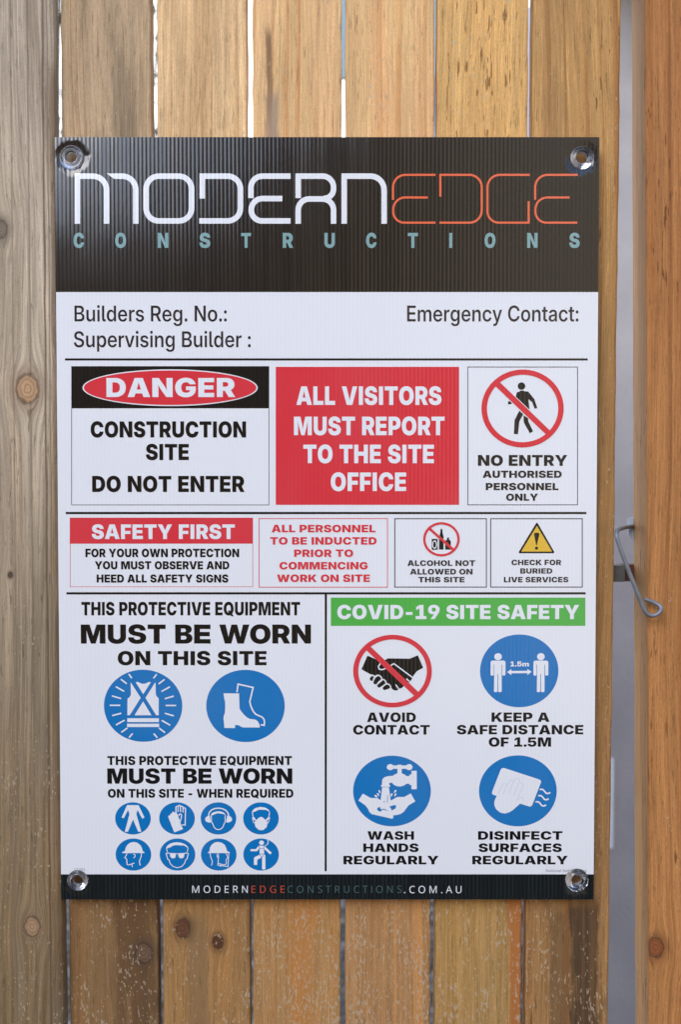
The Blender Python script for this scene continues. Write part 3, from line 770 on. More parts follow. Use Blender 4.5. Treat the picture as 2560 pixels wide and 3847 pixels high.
def make_tree(label, cx, cy, h, rad, seed, dens):
    rnd = random.Random(seed)
    root = thing('tree', label, 'tree', (cx, cy, 0), 'trees behind the fence')
    bark = plain('tree_bark', (0.09, 0.07, 0.05, 1), 0.9)
    leaf = plain('tree_leaf', (0.055, 0.10, 0.035, 1), 0.5, var=0.45, scale=9)
    v, f = tube([(cx + rnd.uniform(-.04, .04), cy + rnd.uniform(-.04, .04), h * 0.2 * j) for j in range(5)], 0.04, 10)
    link('trunk', v, f, bark, root)
    for k in range(5):
        a = 1.256 * k + rnd.uniform(-.3, .3)
        v, f = tube([(cx + rad * 0.22 * j * math.cos(a), cy + rad * 0.22 * j * math.sin(a), h * (.58 + .09 * j)) for j in range(5)], 0.012, 6)
        link('limb', v, f, bark, root)
    vs, fs = [], []
    for i in range(dens):
        while True:
            q = Vector((rnd.uniform(-1, 1), rnd.uniform(-1, 1), rnd.uniform(-1, 1)))
            if 0.15 < q.length < 1 and math.sin(q.x * 7 + seed) + math.sin(q.z * 9 + q.y * 5) > -0.7:
                break
        c = Vector((cx + q.x * rad, cy + q.y * rad, h * 0.76 + q.z * h * 0.24))
        d = Vector((rnd.uniform(-1, 1), rnd.uniform(-1, 1), rnd.uniform(-.6, .6))).normalized()
        s = d.cross(Vector((rnd.uniform(-1, 1), rnd.uniform(-1, 1), 1))).normalized()
        L, Wd = rnd.uniform(.08, .14), rnd.uniform(.022, .036)
        b = len(vs)
        up = d.cross(s) * 0.008
        vs += [tuple(c - d * L * .5), tuple(c + s * Wd + up), tuple(c + d * L * .5), tuple(c - s * Wd + up)]
        fs.append((b, b + 1, b + 2, b + 3))
    link('crown', vs, fs, leaf, root)
make_tree('dark green leafy tree seen through the slit beside the grey board', -1.32, 3.4, 4.3, 0.62, 3, 260)
make_tree('dark green leafy tree seen through the second slit from the grey board', -1.06, 4.0, 4.6, 0.44, 8, 170)

# ------------------------------------------------------------------ the paling fence
GEO = {"planks":[[-0.29846,0.49494,-0.19751,-0.29739,-0.19516,-0.53267],[-0.19096,0.49494,-0.09001,-0.18965,-0.08911,-0.53267],[-0.08376,0.49494,0.016,-0.08559,0.0148,-0.53267],[0.02016,0.49494,0.11992,0.02031,0.11847,-0.53267],[0.1229,0.49494,0.22504,0.12346,0.22309,-0.53267],[0.2301,0.49494,0.32837,0.22783,0.32363,-0.53267]],
 "leftpost":[-0.30145,0.48907,-0.30029,-0.52522],
 "rightpost":[0.34964,0.48488,0.36197,-0.48954],
 "hook":[[0.36542,0.052,-0.00508],[0.3551,0.046,-0.00603],[0.34305,0.03,-0.00622],[0.33179,0.012,-0.00688],[0.32276,-0.004,-0.00816],[0.3189,-0.013,-0.01058],[0.3186,-0.016,-0.01727],[0.32519,-0.017,-0.03659],[0.33245,-0.018,-0.0559],[0.34029,-0.019,-0.07633],[0.34611,-0.019,-0.09059],[0.34901,-0.019,-0.09659],[0.3536,-0.019,-0.10058],[0.35929,-0.019,-0.10087],[0.36439,-0.019,-0.09801],[0.36729,-0.017,-0.09342],[0.36565,-0.015,-0.09053],[0.35959,-0.0125,-0.08712],[0.35145,-0.011,-0.08414]],
 "plate":[[0.34839,0.05,0.00228],[0.35502,0.05,0.0044],[0.35808,0.05,0.00076],[0.3583,0.05,-0.02348],[0.35281,0.05,-0.01923],[0.35005,0.05,-0.01499]],
 "rail":[[0.32986,0.045,-0.05157],[0.34388,0.045,-0.06941]],
 "block":[[0.34521,0.05,-0.05078],[0.36175,0.05,-0.07022]],
 "knots":{"p1":[[-0.21147,-0.49543]],
 "p2":[[-0.16607,-0.46662],[-0.12611,-0.48303]],
 "lp":[[-0.33466,0.14925],[-0.335,-0.45788],[-0.3631,0.32581],[-0.31386,0.54703],[-0.35573,-0.05889]],
 "rp":[[0.36933,-0.47741]],
 "p5":[[0.199,0.5806]]},"stain1":[0.29555,-0.50163],
 "stain2":[0.26711,-0.50163],
 "or5":[0.21726,-0.50163],
 "or3":[-0.03718,-0.50163],
 "wedge":[-0.06566,0.46551]}
HHM = 424.33 / 1000                          # half the sign's height
Z0, Z1 = 0.04, 2.02
K1, K2 = 1.03, 1.0
def kz(k, i):
    return GEO['knots'][k][i][0], SZ + GEO['knots'][k][i][1]

fence = thing('paling_fence', 'upright pine paling fence with open slits, behind the safety sign', 'fence', (0, 0.029, 0))
PAL = [
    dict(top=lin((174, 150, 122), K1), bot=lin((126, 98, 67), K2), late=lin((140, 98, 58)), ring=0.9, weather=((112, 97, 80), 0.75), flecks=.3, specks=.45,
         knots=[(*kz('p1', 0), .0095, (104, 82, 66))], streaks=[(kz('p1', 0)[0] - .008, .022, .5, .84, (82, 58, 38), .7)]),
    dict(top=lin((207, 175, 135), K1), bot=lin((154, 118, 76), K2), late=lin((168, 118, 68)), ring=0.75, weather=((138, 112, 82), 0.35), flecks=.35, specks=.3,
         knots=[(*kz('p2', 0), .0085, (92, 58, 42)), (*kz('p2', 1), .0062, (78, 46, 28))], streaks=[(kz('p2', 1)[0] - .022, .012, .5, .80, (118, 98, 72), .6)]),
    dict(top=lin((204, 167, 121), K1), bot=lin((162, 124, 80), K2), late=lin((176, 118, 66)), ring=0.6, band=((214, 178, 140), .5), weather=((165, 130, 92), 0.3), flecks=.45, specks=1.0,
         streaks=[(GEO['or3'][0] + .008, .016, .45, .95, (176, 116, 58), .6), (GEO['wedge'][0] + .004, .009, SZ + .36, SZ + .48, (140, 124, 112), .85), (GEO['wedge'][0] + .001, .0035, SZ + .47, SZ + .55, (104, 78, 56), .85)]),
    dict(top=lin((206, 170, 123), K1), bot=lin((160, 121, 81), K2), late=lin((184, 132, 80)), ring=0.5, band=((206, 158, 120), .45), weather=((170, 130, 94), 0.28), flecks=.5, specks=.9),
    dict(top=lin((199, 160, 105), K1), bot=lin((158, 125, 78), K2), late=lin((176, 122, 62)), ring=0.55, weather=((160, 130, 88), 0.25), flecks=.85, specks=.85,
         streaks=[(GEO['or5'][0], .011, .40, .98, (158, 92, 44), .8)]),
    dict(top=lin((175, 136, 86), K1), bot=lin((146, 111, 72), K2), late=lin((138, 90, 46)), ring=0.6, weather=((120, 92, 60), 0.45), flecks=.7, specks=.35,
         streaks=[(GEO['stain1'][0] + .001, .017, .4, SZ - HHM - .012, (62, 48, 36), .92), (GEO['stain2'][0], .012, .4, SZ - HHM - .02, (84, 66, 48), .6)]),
]
for i, (q, kw) in enumerate(zip(GEO['planks'], PAL)):
    a1, z1, b1, a0, b0, z0 = q[0], SZ + q[1], q[2], q[3], q[4], SZ + q[5]
    ext = lambda p0, p1, z: p0 + (p1 - p0) * (z - z0) / (z1 - z0)
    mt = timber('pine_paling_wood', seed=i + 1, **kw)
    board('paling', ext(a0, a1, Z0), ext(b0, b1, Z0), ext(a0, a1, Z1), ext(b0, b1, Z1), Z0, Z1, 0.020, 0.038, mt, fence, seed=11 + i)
steel = plain('dark_steel', (0.10, 0.105, 0.10, 1), 0.55, 0.4)
ra, rb = GEO['rail']
for zc in (ra[2] * .5 + rb[2] * .5, 0.62, -0.98):
    v, f = box(-0.31, rb[0], 0.0385, 0.062, SZ + zc - .0095, SZ + zc + .0095)
    link('rail', v, f, steel, fence)

# ------------------------------------------------------------------ grey post on the left
lp = GEO['leftpost']
el = lambda z: lp[0] + (lp[2] - lp[0]) * ((SZ + lp[1]) - z) / (lp[1] - lp[3])
xm = el(SZ)
pm = timber('weathered_board_wood', lin((170, 157, 143), K1), lin((127, 107, 80), K2 * .95), lin((96, 76, 56)), 21, ring=0.45, lines=.4, fibre=1.0, weather=((122, 110, 94), 0.7), flecks=.55, specks=.25, zmix=(0.7, 1.7), yf=.006,
            knots=[(*kz('lp', 0), .0125, (172, 138, 106)), (*kz('lp', 1), .0088, (160, 130, 104)), (*kz('lp', 2), .008, (112, 100, 88)), (*kz('lp', 4), .0026, (70, 58, 44))],
            streaks=[(xm - .0135, .0013, .1, 1.9, (84, 66, 48), .8), (xm - .0085, .0009, .1, 1.9, (96, 78, 58), .6), (xm - .030, .0012, .1, 1.9, (98, 82, 64), .55), (xm - .049, .0010, .9, 1.95, (104, 90, 74), .5), (xm - .0035, .003, .1, 1.75, (96, 70, 46), .45)])
post = thing('fence_board', 'weathered grey brown board with round knots running down the sign left edge', 'board', (-0.36, 0.014, 0))
xe0, xe1 = el(0.0), el(2.1)
board('board_timber', xe0 - .125, xe0, xe1 - .125, xe1, 0.0, 2.1, 0.006, 0.0215, pm, post, bevel=.0042, seed=5, wob=.0005)

# ------------------------------------------------------------------ orange post on the right, its block and its hook
rp = GEO['rightpost']
er = lambda z: rp[0] + (rp[2] - rp[0]) * ((SZ + rp[1]) - z) / (rp[1] - rp[3])
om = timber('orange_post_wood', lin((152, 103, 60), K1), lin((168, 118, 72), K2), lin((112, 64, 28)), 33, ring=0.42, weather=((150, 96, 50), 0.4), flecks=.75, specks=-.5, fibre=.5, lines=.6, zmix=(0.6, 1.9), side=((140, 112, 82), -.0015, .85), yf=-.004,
            knots=[(*kz('rp', 0), .0085, (130, 76, 44))])
gate_post = thing('gate_post', 'orange stained timber post with one dark knot at the right edge', 'post', (0.42, 0.02, 0))
x0, x1 = er(0.0), er(2.2)
board('post_timber', x0, x0 + .11, x1, x1 + .11, 0.0, 2.2, -0.004, 0.046, om, gate_post, bevel=.0022, seed=9, wob=.0003)
ba, bb = GEO['block']
bm_ = plain('dark_red_brown_wood', (0.07, 0.022, 0.012, 1), 0.7, var=0.3, scale=40)
v, f = box(ba[0], bb[0] + .05, 0.0465, 0.064, SZ + bb[2], SZ + ba[2])
link('stop_block', v, f, bm_, gate_post)

zinc = plain('galvanised_wire', (0.21, 0.215, 0.225, 1), 0.5, 0.5, var=0.12, scale=120, bump=(300, 0.15, 0.0006))
bright = plain('bright_zinc', (0.42, 0.53, 0.66, 1), 0.4, 0.35, var=0.15, scale=150)
hook = thing('gate_hook', 'galvanised wire gate hook with a looped end hanging across the orange post', 'hook', (0.36, 0.02, SZ - .1))
v, f = tube([(p[0], p[1], SZ + p[2]) for p in GEO['hook']], 0.00235, 16)
link('hook_rod', v, f, zinc, hook, smooth=True)
pl = [(p[0], p[2]) for p in GEO['plate']]
n = len(pl)
v = [(p[0], 0.0465, SZ + p[1]) for p in pl] + [(p[0], 0.0485, SZ + p[1]) for p in pl]
f = [tuple(range(n - 1, -1, -1)), tuple(range(n, 2 * n))] + [(i, (i + 1) % n, n + (i + 1) % n, n + i) for i in range(n)]
link('hook_plate', v, f, bright, hook)

# ------------------------------------------------------------------ the sign
sign = thing('safety_sign', 'large printed construction site safety sign of fluted white plastic on the paling fence', 'sign', (0, 0, SZ - HHM))
def make_sheet():
    hw, hh = 300.0, HHM * 1000
    v, f = fill([[(-hw, -hh), (hw, -hh), (hw, hh), (-hw, hh)]] + holes_in(-hw, -hh, hw, hh))
    vs = [(p[0] / 1000, 0.0, SZ + p[1] / 1000) for p in v] + [(p[0] / 1000, 0.005, SZ + p[1] / 1000) for p in v]
    n = len(v)
    fs = []
    for t in f:
        a, c, e = vs[t[0]], vs[t[1]], vs[t[2]]
        up = (c[0] - a[0]) * (e[2] - a[2]) - (c[2] - a[2]) * (e[0] - a[0])
        t = t if up > 0 else t[::-1]
        fs.append(t)
        fs.append(tuple(i + n for i in t[::-1]))
    start = 0
    for cnt in [4] + [40] * 4:
        for i in range(cnt):
            a, b = start + i, start + (i + 1) % cnt
            fs.append((b, a, a + n, b + n))
        start += cnt
    return link('sheet', vs, fs, INK['white'], sign)
make_sheet()
PARTS = [
 ["header_band",-1,"header_ink",1,[["B",-300.0,255.06833244041727,300.0,424.32679974761936]]],
 ["footer_band",-1,"ink_green",1,[["B",-300.0,-424.32679974761936,300.0,-395.7929666523005]]],
 ["title_lettering",0,"white",2,[["K",[[-275.73,329.8,0],[-275.31,381.77,0],[-243.13,381.77,15.01],[-243.5,329.8,0]],6.05,0],["K",[[-234.8,381.77,0],[-210.83,381.77,15.01],[-211.15,329.8,0]],6.05,0],["P",[[-243.11,384.73],[-234.74,384.73],[-234.78,378.8]]],["K",[[-199.58,381.77,14.04],[-149.34,381.77,14.04],[-149.56,332.89,14.04],[-199.87,332.89,14.04]],6.05,1],["K",[[-137.71,357.34,0],[-137.61,381.77,0],[-95.5,381.77,14.04],[-95.65,332.89,14.04],[-141.17,332.89,0]],6.05,0],["K",[[-84.08,357.82,0],[-84.02,381.77,12.59],[-40.23,381.77,0]],6.05,0],["K",[[-49.36,357.34,0],[-83.6,357.34,12.11],[-83.67,332.89,11.62],[-40.3,332.89,0]],6.05,0],["K",[[-31.88,357.82,0],[-31.85,381.77,0],[7.15,381.77,12.11],[7.14,357.58,10.17],[-3.87,357.58,0]],6.05,0],["K",[[-31.92,329.8,0],[-31.89,356.87,12.11],[7.14,356.87,12.11],[7.14,329.8,0]],6.05,0],["K",[[18.88,329.8,0],[18.87,381.77,0],[62.9,381.77,15.01],[62.97,329.8,0]],6.05,0]]],
 ["title_lettering",0,"orange",2,[["K",[[72.75,355.92,0],[72.71,383.19,13.56],[119.6,383.19,0]],2.3,0],["K",[[111.05,358.53,0],[72.99,358.53,13.07],[73.03,330.99,12.11],[119.75,330.99,0]],2.3,0],["K",[[124.94,359.48,0],[124.87,383.19,0],[170.57,383.19,13.56],[170.79,330.99,13.56],[124.07,330.99,0]],2.3,0],["K",[[223.44,383.19,0],[176.79,383.19,13.56],[177.02,330.99,12.59],[222.54,330.99,0],[222.41,354.5,0]],2.3,0],["K",[[229.59,355.92,0],[229.42,383.19,13.56],[276.32,383.19,0]],2.3,0],["K",[[267.64,358.53,0],[229.81,358.53,13.07],[229.97,330.99,12.11],[276.22,330.99,0]],2.3,0]]],
 ["letter",0,"teal",2,[["T","bold","C",-280.73,303.4,12.541,16.41,0]]],
 ["letter",0,"teal",2,[["T","bold","O",-234.68,303.4,12.338,16.41,0]]],
 ["letter",0,"teal",2,[["T","bold","N",-187.92,303.4,12.65,16.41,0]]],
 ["letter",0,"teal",2,[["T","bold","S",-141.62,303.4,14.315,16.41,0]]],
 ["letter",0,"teal",2,[["T","bold","T",-95.5,303.4,12.701,16.41,0]]],
 ["letter",0,"teal",2,[["T","bold","R",-49.87,303.4,13.764,16.41,0]]],
 ["letter",0,"teal",2,[["T","bold","U",-3.8,303.4,13.336,16.41,0]]],
 ["letter",0,"teal",2,[["T","bold","C",42.52,303.4,12.285,16.41,0]]],
 ["letter",0,"teal",2,[["T","bold","T",88.65,303.4,12.977,16.41,0]]],
 ["letter",0,"teal",2,[["T","bold","I",134.01,303.4,12.353,16.41,0]]],
 ["letter",0,"teal",2,[["T","bold","O",173.44,303.4,12.338,16.41,0]]],
 ["letter",0,"teal",2,[["T","bold","N",220.22,303.4,12.392,16.41,0]]],
 ["letter",0,"teal",2,[["T","bold","S",267.01,303.4,13.742,16.41,0]]],
 ["details_lettering",-1,"brown_ink",1,[["T","medium","Builders Reg. No.:",-281.22,222.69,14.813,17.45,0],["T","medium","Supervising Builder :",-281.52,194.32,14.707,17.48,0]]],
 ["contact_lettering",-1,"brown_ink",1,[["T","medium","Emergency Contact:",87.15,222.69,14.461,17.45,0]]],
 ["dividing_line",-1,"ink",1,[["P",[[-290.67,182.07],[288.95,182.07],[288.97,179.7],[-290.69,179.7]]]]],
 ["dividing_line",-1,"ink",1,[["P",[[-291.27,11.97],[288.78,11.97],[288.8,9.48],[-291.29,9.48]]]]],
 ["dividing_line",-1,"ink",1,[["P",[[-291.18,-77.6],[288.61,-77.6],[288.63,-80.11],[-291.2,-80.11]]]]],
 ["dividing_line",-1,"ink",1,[["P",[[-2.79,-79.9],[-0.29,-79.9],[-0.73,-392.33],[-3.04,-392.33]]]]],
 ["danger_panel",-1,"ink",1,[["F",[[-283.72,173.42],[-64.3,173.42],[-64.63,19.42],[-284.97,19.42]],0.67],["P",[[-283.1,172.8],[-64.92,172.8],[-65.02,126.91],[-283.47,126.91]]]]],
 ["oval",23,"white",2,[["E",-174.23,149.62,97.27,20.29]]],
 ["oval",23,"red",3,[["E",-174.23,149.62,95.71,19.04]]],
 ["lettering",23,"white",4,[["T","bold","DANGER",-246.44,139.3,24.378,21.04,0]]],
 ["lettering",23,"ink",2,[["T","bold","CONSTRUCTION",-263.53,94.67,15.244,17.78,0],["T","bold","SITE",-202.22,69.62,15.756,17.81,0],["T","bold","DO NOT ENTER",-262.65,34.17,16.329,17.84,0]]],
 ["visitor_panel",-1,"red",1,[["P",[[-57.06,172.7],[146.33,172.7],[146.88,19.84],[-57.36,19.84]]]]],
 ["lettering",28,"white",2,[["T","bold","ALL VISITORS",-34.68,130.63,16.696,20.43,0],["T","bold","MUST REPORT",-37.98,97.15,16.696,20.47,0],["T","bold","TO THE SITE",-27.21,66.1,16.907,20.5,0],["T","bold","OFFICE",3.19,35.2,17.261,20.54,0]]],
 ["no_entry_panel",-1,"dark_ink",1,[["F",[[155.63,172.91],[278.06,172.91],[279.17,19.42],[156.22,19.42]],0.83]]],
 ["lettering",30,"ink",2,[["T","bold","NO ENTRY",166.78,63.2,13.753,12.02,0],["T","bold","AUTHORISED",172.82,49.93,9.606,7.88,0],["T","bold","PERSONNEL",175.87,36.24,9.782,7.89,0],["T","bold","ONLY",198.76,24.41,9.132,7.89,0]]],
 ["walking_figure",30,"ink",2,[["E",215.62,151.49,4.15,4.09],["P",[[210.51,144.6],[213.69,145.41],[213.69,146.42],[218.43,146.63],[218.43,145.75],[223.17,145.41],[230.0,136.97],[233.31,127.17],[230.4,126.5],[227.65,133.59],[223.43,136.97],[224.64,125.48],[209.32,139.87]]],["P",[[200.54,134.27],[202.71,134.94],[205.43,132.24],[201.1,131.09]]],["P",[[213.33,124.33],[217.69,120.41],[213.4,112.3],[211.91,98.23],[207.5,98.63],[208.24,113.99]]],["P",[[218.1,119.4],[223.14,115.82],[223.36,112.64],[228.71,101.47],[225.13,99.31],[218.28,111.62]]]]],
 ["prohibition_ring",30,"red",3,[["R",216.98,126.7,45.62,43.04,5.99,5.72],["P",[[189.59,157.63],[249.47,100.46],[245.23,95.99],[185.01,152.9]]]]],
 ["safety_first_panel",-1,"red",1,[["F",[[-286.54,5.53],[-82.73,5.53],[-82.94,-71.76],[-287.18,-71.76]],0.54],["P",[[-286.85,5.53],[-82.73,5.53],[-82.81,-23.39],[-287.09,-23.39]]]]],
 ["lettering",34,"white",2,[["T","bold","SAFETY FIRST",-263.03,-18.19,16.014,16.23,0]]],
 ["lettering",34,"ink",2,[["T","bold","FOR YOUR OWN PROTECTION",-270.18,-38.39,8.318,9.38,0],["T","bold","YOU MUST OBSERVE AND",-259.6,-51.94,8.309,8.97,0],["T","bold","HEED ALL SAFETY SIGNS",-257.92,-66.75,8.461,8.97,0]]],
 ["induction_panel",-1,"red",1,[["F",[[-76.3,4.9],[67.57,4.9],[67.68,-72.38],[-76.49,-72.38]],0.83]]],
 ["lettering",37,"red",2,[["T","bold","ALL PERSONNEL",-62.31,-10.69,10.229,8.32,0],["T","bold","TO BE INDUCTED",-64.06,-24.43,10.159,8.33,0],["T","bold","PRIOR TO",-37.53,-38.18,10.137,8.33,0],["T","bold","COMMENCING",-53.8,-52.14,9.785,8.33,0],["T","bold","WORK ON SITE",-56.38,-66.12,9.965,8.34,0]]],
 ["alcohol_panel",-1,"dark_ink",1,[["F",[[74.84,4.9],[177.89,4.9],[178.23,-72.38],[74.97,-72.38]],1.04]]],
 ["lettering",39,"dark_ink",2,[["T","bold","ALCOHOL NOT",89.26,-48.18,7.401,6.25,0],["T","bold","ALLOWED ON",92.19,-57.78,7.391,6.26,0],["T","bold","THIS SITE",101.31,-66.54,7.695,6.05,0]]],
 ["bottles_symbol",39,"ink",2,[["P",[[116.56,-18.11],[123.02,-18.11],[123.06,-30.14],[116.59,-30.14]]],["P",[[126.29,-6.94],[128.26,-6.94],[128.55,-11.3],[129.65,-15.39],[129.69,-29.93],[124.66,-29.93],[124.72,-15.39],[126.06,-11.3]]],["P",[[133.67,-16.58],[135.71,-16.58],[135.78,-18.62],[137.76,-20.32],[137.79,-29.93],[131.57,-29.93],[131.64,-20.32],[133.57,-18.62]]]]],
 ["bottles_symbol",39,"white",3,[["R",119.74,-24.41,2.66,4.66,1.09,1.16]]],
 ["prohibition_ring",39,"red",4,[["R",127.24,-18.48,20.39,19.1,2.66,2.59],["P",[[114.38,-5.04],[142.63,-29.93],[140.52,-32.05],[112.45,-7.21]]]]],
 ["buried_services_panel",-1,"dark_ink",1,[["F",[[181.63,4.9],[284.68,4.9],[285.24,-72.38],[181.98,-72.38]],1.04]]],
 ["lettering",44,"dark_ink",2,[["T","bold","CHECK FOR",205.26,-47.35,6.889,6.05,0],["T","bold","BURIED",214.95,-56.73,7.197,5.84,0],["T","bold","LIVE SERVICES",196.7,-66.54,6.941,6.05,0]]],
 ["warning_triangle",44,"ink",2,[["K",[[233.69,-1.28,0.15],[252.1,-32.88,0.15],[214.67,-32.88,0.15]],2.27,1]]],
 ["warning_triangle",44,"yellow",3,[["P",[[233.67,-3.55],[250.74,-32.12],[216.25,-32.23]]]]],
 ["exclamation_mark",44,"ink",4,[["P",[[230.51,-12.32],[230.88,-11.68],[232.01,-11.26],[233.52,-11.11],[235.11,-11.3],[236.1,-11.72],[236.48,-12.43],[236.11,-14.52],[233.42,-25.68],[232.93,-25.68],[230.78,-14.52]]],["E",233.32,-28.41,1.82,1.66]]],
 ["heading_lettering",-1,"ink",1,[["T","bold","THIS PROTECTIVE EQUIPMENT",-275.16,-103.52,11.436,15.05,0],["T","heavy","MUST BE WORN",-276.87,-135.12,23.703,21.36,0],["T","bold","ON THIS SITE",-235.32,-159.43,18.115,15.93,0]]],
 ["heading_lettering",-1,"ink",1,[["T","bold","THIS PROTECTIVE EQUIPMENT",-247.31,-271.87,9.696,10.13,0],["T","heavy","MUST BE WORN",-248.13,-292.98,19.137,17.32,0],["T","bold","ON THIS SITE - WHEN REQUIRED",-247.03,-308.83,9.287,9.93,0]]],
 ["vest_pictogram",-1,"blue",1,[["E",-206.36,-205.01,43.9,40.57]]],
 ["vest_symbol",51,"white",2,[["P",[[-220.17,-178.88],[-219.5,-179.41],[-208.98,-196.12],[-221.4,-215.66],[-224.06,-215.66],[-223.8,-196.79],[-221.6,-195.45],[-220.26,-193.45],[-219.91,-191.44]]],["P",[[-214.52,-178.41],[-211.86,-178.08],[-210.2,-179.08],[-208.21,-179.95],[-205.89,-180.28],[-203.56,-179.95],[-201.56,-179.08],[-200.23,-178.21],[-197.44,-178.41],[-206.16,-191.98]]],["P",[[-192.26,-178.88],[-192.93,-179.15],[-203.66,-195.99],[-191.8,-215.66],[-188.94,-215.66],[-188.84,-196.79],[-190.69,-194.79],[-191.81,-193.11],[-192.13,-191.44]]],["P",[[-206.34,-200.14],[-216.08,-215.66],[-196.99,-215.66]]],["P",[[-224.21,-219.01],[-188.7,-219.01],[-188.72,-223.36],[-224.24,-223.36]]],["P",[[-224.45,-225.23],[-188.53,-225.23],[-188.55,-228.92],[-224.48,-228.92]]],["S",[[-222.23,-169.26],[-218.81,-173.93]],1.59],["S",[[-231.1,-175.07],[-224.49,-180.21]],1.59],["S",[[-236.81,-183.42],[-227.41,-188.77]],1.59],["S",[[-241.2,-193.78],[-230.92,-196.93]],1.59],["S",[[-243.73,-204.48],[-231.96,-204.48]],1.59],["S",[[-241.02,-216.06],[-230.89,-213.38]],1.59],["S",[[-236.9,-226.57],[-227.22,-221.22]],1.59],["S",[[-230.97,-234.95],[-224.02,-229.92]],1.59],["S",[[-222.22,-240.85],[-218.4,-236.16]],1.59],["S",[[-190.88,-169.39],[-194.56,-174.2]],1.59],["S",[[-182.15,-175.27],[-188.82,-180.41]],1.59],["S",[[-176.14,-183.56],[-185.67,-188.9]],1.59],["S",[[-171.88,-193.98],[-181.93,-197.06]],1.59],["S",[[-181.11,-204.62],[-169.27,-204.62]],1.59],["S",[[-182.02,-213.38],[-171.86,-216.33]],1.59],["S",[[-185.65,-221.35],[-176.1,-226.91]],1.59],["S",[[-188.76,-229.92],[-181.93,-235.28]],1.59],["S",[[-194.58,-236.29],[-190.61,-240.98]],1.59]]],
 ["boots_pictogram",-1,"blue",1,[["E",-91.65,-205.22,44.01,40.68]]],
 ["boots_symbol",53,"white",2,[["P",[[-116.28,-190.91],[-98.8,-191.04],[-98.38,-207.83],[-97.19,-210.17],[-93.88,-214.52],[-89.9,-218.2],[-86.58,-219.88],[-81.93,-220.21],[-79.27,-221.22],[-76.95,-223.9],[-75.96,-226.91],[-75.63,-229.45],[-94.26,-229.45],[-96.25,-228.79],[-99.24,-226.91],[-103.36,-226.57],[-103.51,-230.12],[-115.42,-229.99],[-115.86,-223.56],[-116.38,-219.54],[-115.97,-216.2],[-114.83,-213.52],[-114.34,-207.49],[-114.45,-200.8],[-115.43,-196.79]]],["S",[[-101.12,-189.77],[-99.9,-180.62],[-83.03,-184.42],[-86.86,-200.14],[-85.88,-204.82],[-83.23,-210.84],[-80.25,-214.52],[-76.6,-216.2],[-73.28,-217.53],[-70.95,-220.21],[-70.43,-223.56],[-70.77,-227.04],[-74.63,-226.24]],1.59]]],
 ["covid_banner",-1,"green",1,[["P",[[3.97,-83.66],[288.24,-83.66],[288.48,-115.23],[3.96,-115.23]]]]],
 ["lettering",55,"white",2,[["T","bold","COVID-19 SITE SAFETY",10.48,-107.7,16.351,15.89,0]]],
 ["handshake_pictogram",-1,"red",3,[["R",73.01,-165.98,44.01,40.76,5.62,5.24],["P",[[46.25,-136.36],[104.44,-191.68],[99.57,-195.97],[41.68,-140.63]]]]],
 ["handshake_symbol",57,"ink",1,[["P",[[45.01,-148.55],[54.4,-152.77],[61.29,-154.97],[64.73,-153.58],[67.86,-151.7],[92.27,-152.01],[101.33,-148.24],[107.32,-162.2],[100.12,-166.3],[95.44,-172.47],[94.82,-174.8],[92.95,-177.5],[91.07,-179.2],[85.44,-182.98],[83.25,-185.19],[80.43,-185.69],[79.18,-187.08],[76.68,-188.03],[73.86,-187.08],[71.66,-185.19],[70.4,-181.41],[66.96,-179.83],[65.39,-176.37],[61.94,-175.11],[60.68,-171.96],[57.86,-170.39],[55.05,-171.33],[53.17,-171.96],[51.29,-169.95],[48.78,-169.76],[44.4,-167.55],[38.26,-163.97]]],["P",[[50.66,-171.52],[52.67,-172.59],[52.23,-174.8],[50.04,-177.31],[47.85,-176.37],[47.66,-174.17],[48.78,-172.28]]],["P",[[57.86,-171.52],[60.06,-172.59],[60.81,-174.8],[55.06,-180.78],[52.86,-180.78],[51.48,-179.2],[52.23,-176.37],[54.73,-172.59]]],["P",[[62.57,-176.06],[64.45,-177.0],[65.2,-179.83],[58.19,-184.87],[56.63,-183.93],[55.68,-182.04]]],["P",[[67.58,-180.97],[69.78,-182.04],[70.41,-184.87],[67.59,-186.45],[63.83,-187.4],[62.08,-186.13],[62.26,-184.24],[65.08,-181.72]]]]],
 ["handshake_symbol",57,"white",2,[["S",[[48.78,-170.58],[50.97,-170.58],[53.04,-172.09],[51.61,-175.74]],1.37],["S",[[53.17,-172.28],[55.36,-170.89],[57.86,-170.7],[60.06,-172.28],[61.31,-175.11],[56.31,-179.83]],1.37],["S",[[61.63,-175.24],[63.82,-175.74],[65.58,-177.63],[66.02,-179.83]],1.25],["S",[[66.33,-180.28],[69.15,-180.78],[70.72,-182.98],[71.35,-185.5]],1.25],["S",[[59.41,-157.48],[57.22,-160.63],[57.85,-163.46],[60.67,-164.53],[63.8,-163.65],[65.37,-162.64]],1.37],["S",[[71.0,-159.69],[74.56,-157.61],[95.44,-173.22]],1.37],["S",[[76.67,-181.09],[79.81,-185.82]],1.37],["S",[[88.56,-174.48],[92.64,-178.26]],1.37]]],
 ["distance_pictogram",-1,"blue",1,[["E",214.88,-165.79,43.88,40.89]]],
 ["standing_figure",60,"white",2,[["E",191.08,-149.81,4.24,3.93],["P",[[184.34,-154.21],[197.79,-154.21],[199.37,-155.6],[199.44,-170.07],[198.5,-171.02],[196.63,-171.02],[195.87,-170.07],[195.81,-158.74],[195.19,-158.74],[195.27,-188.66],[194.52,-189.6],[192.02,-189.6],[191.39,-188.66],[191.29,-169.32],[190.61,-169.32],[190.63,-188.66],[189.82,-189.6],[187.44,-189.6],[186.69,-188.66],[186.92,-158.74],[186.3,-158.74],[186.35,-170.07],[185.67,-171.02],[183.79,-171.02],[182.84,-170.07],[182.78,-155.6]]]]],
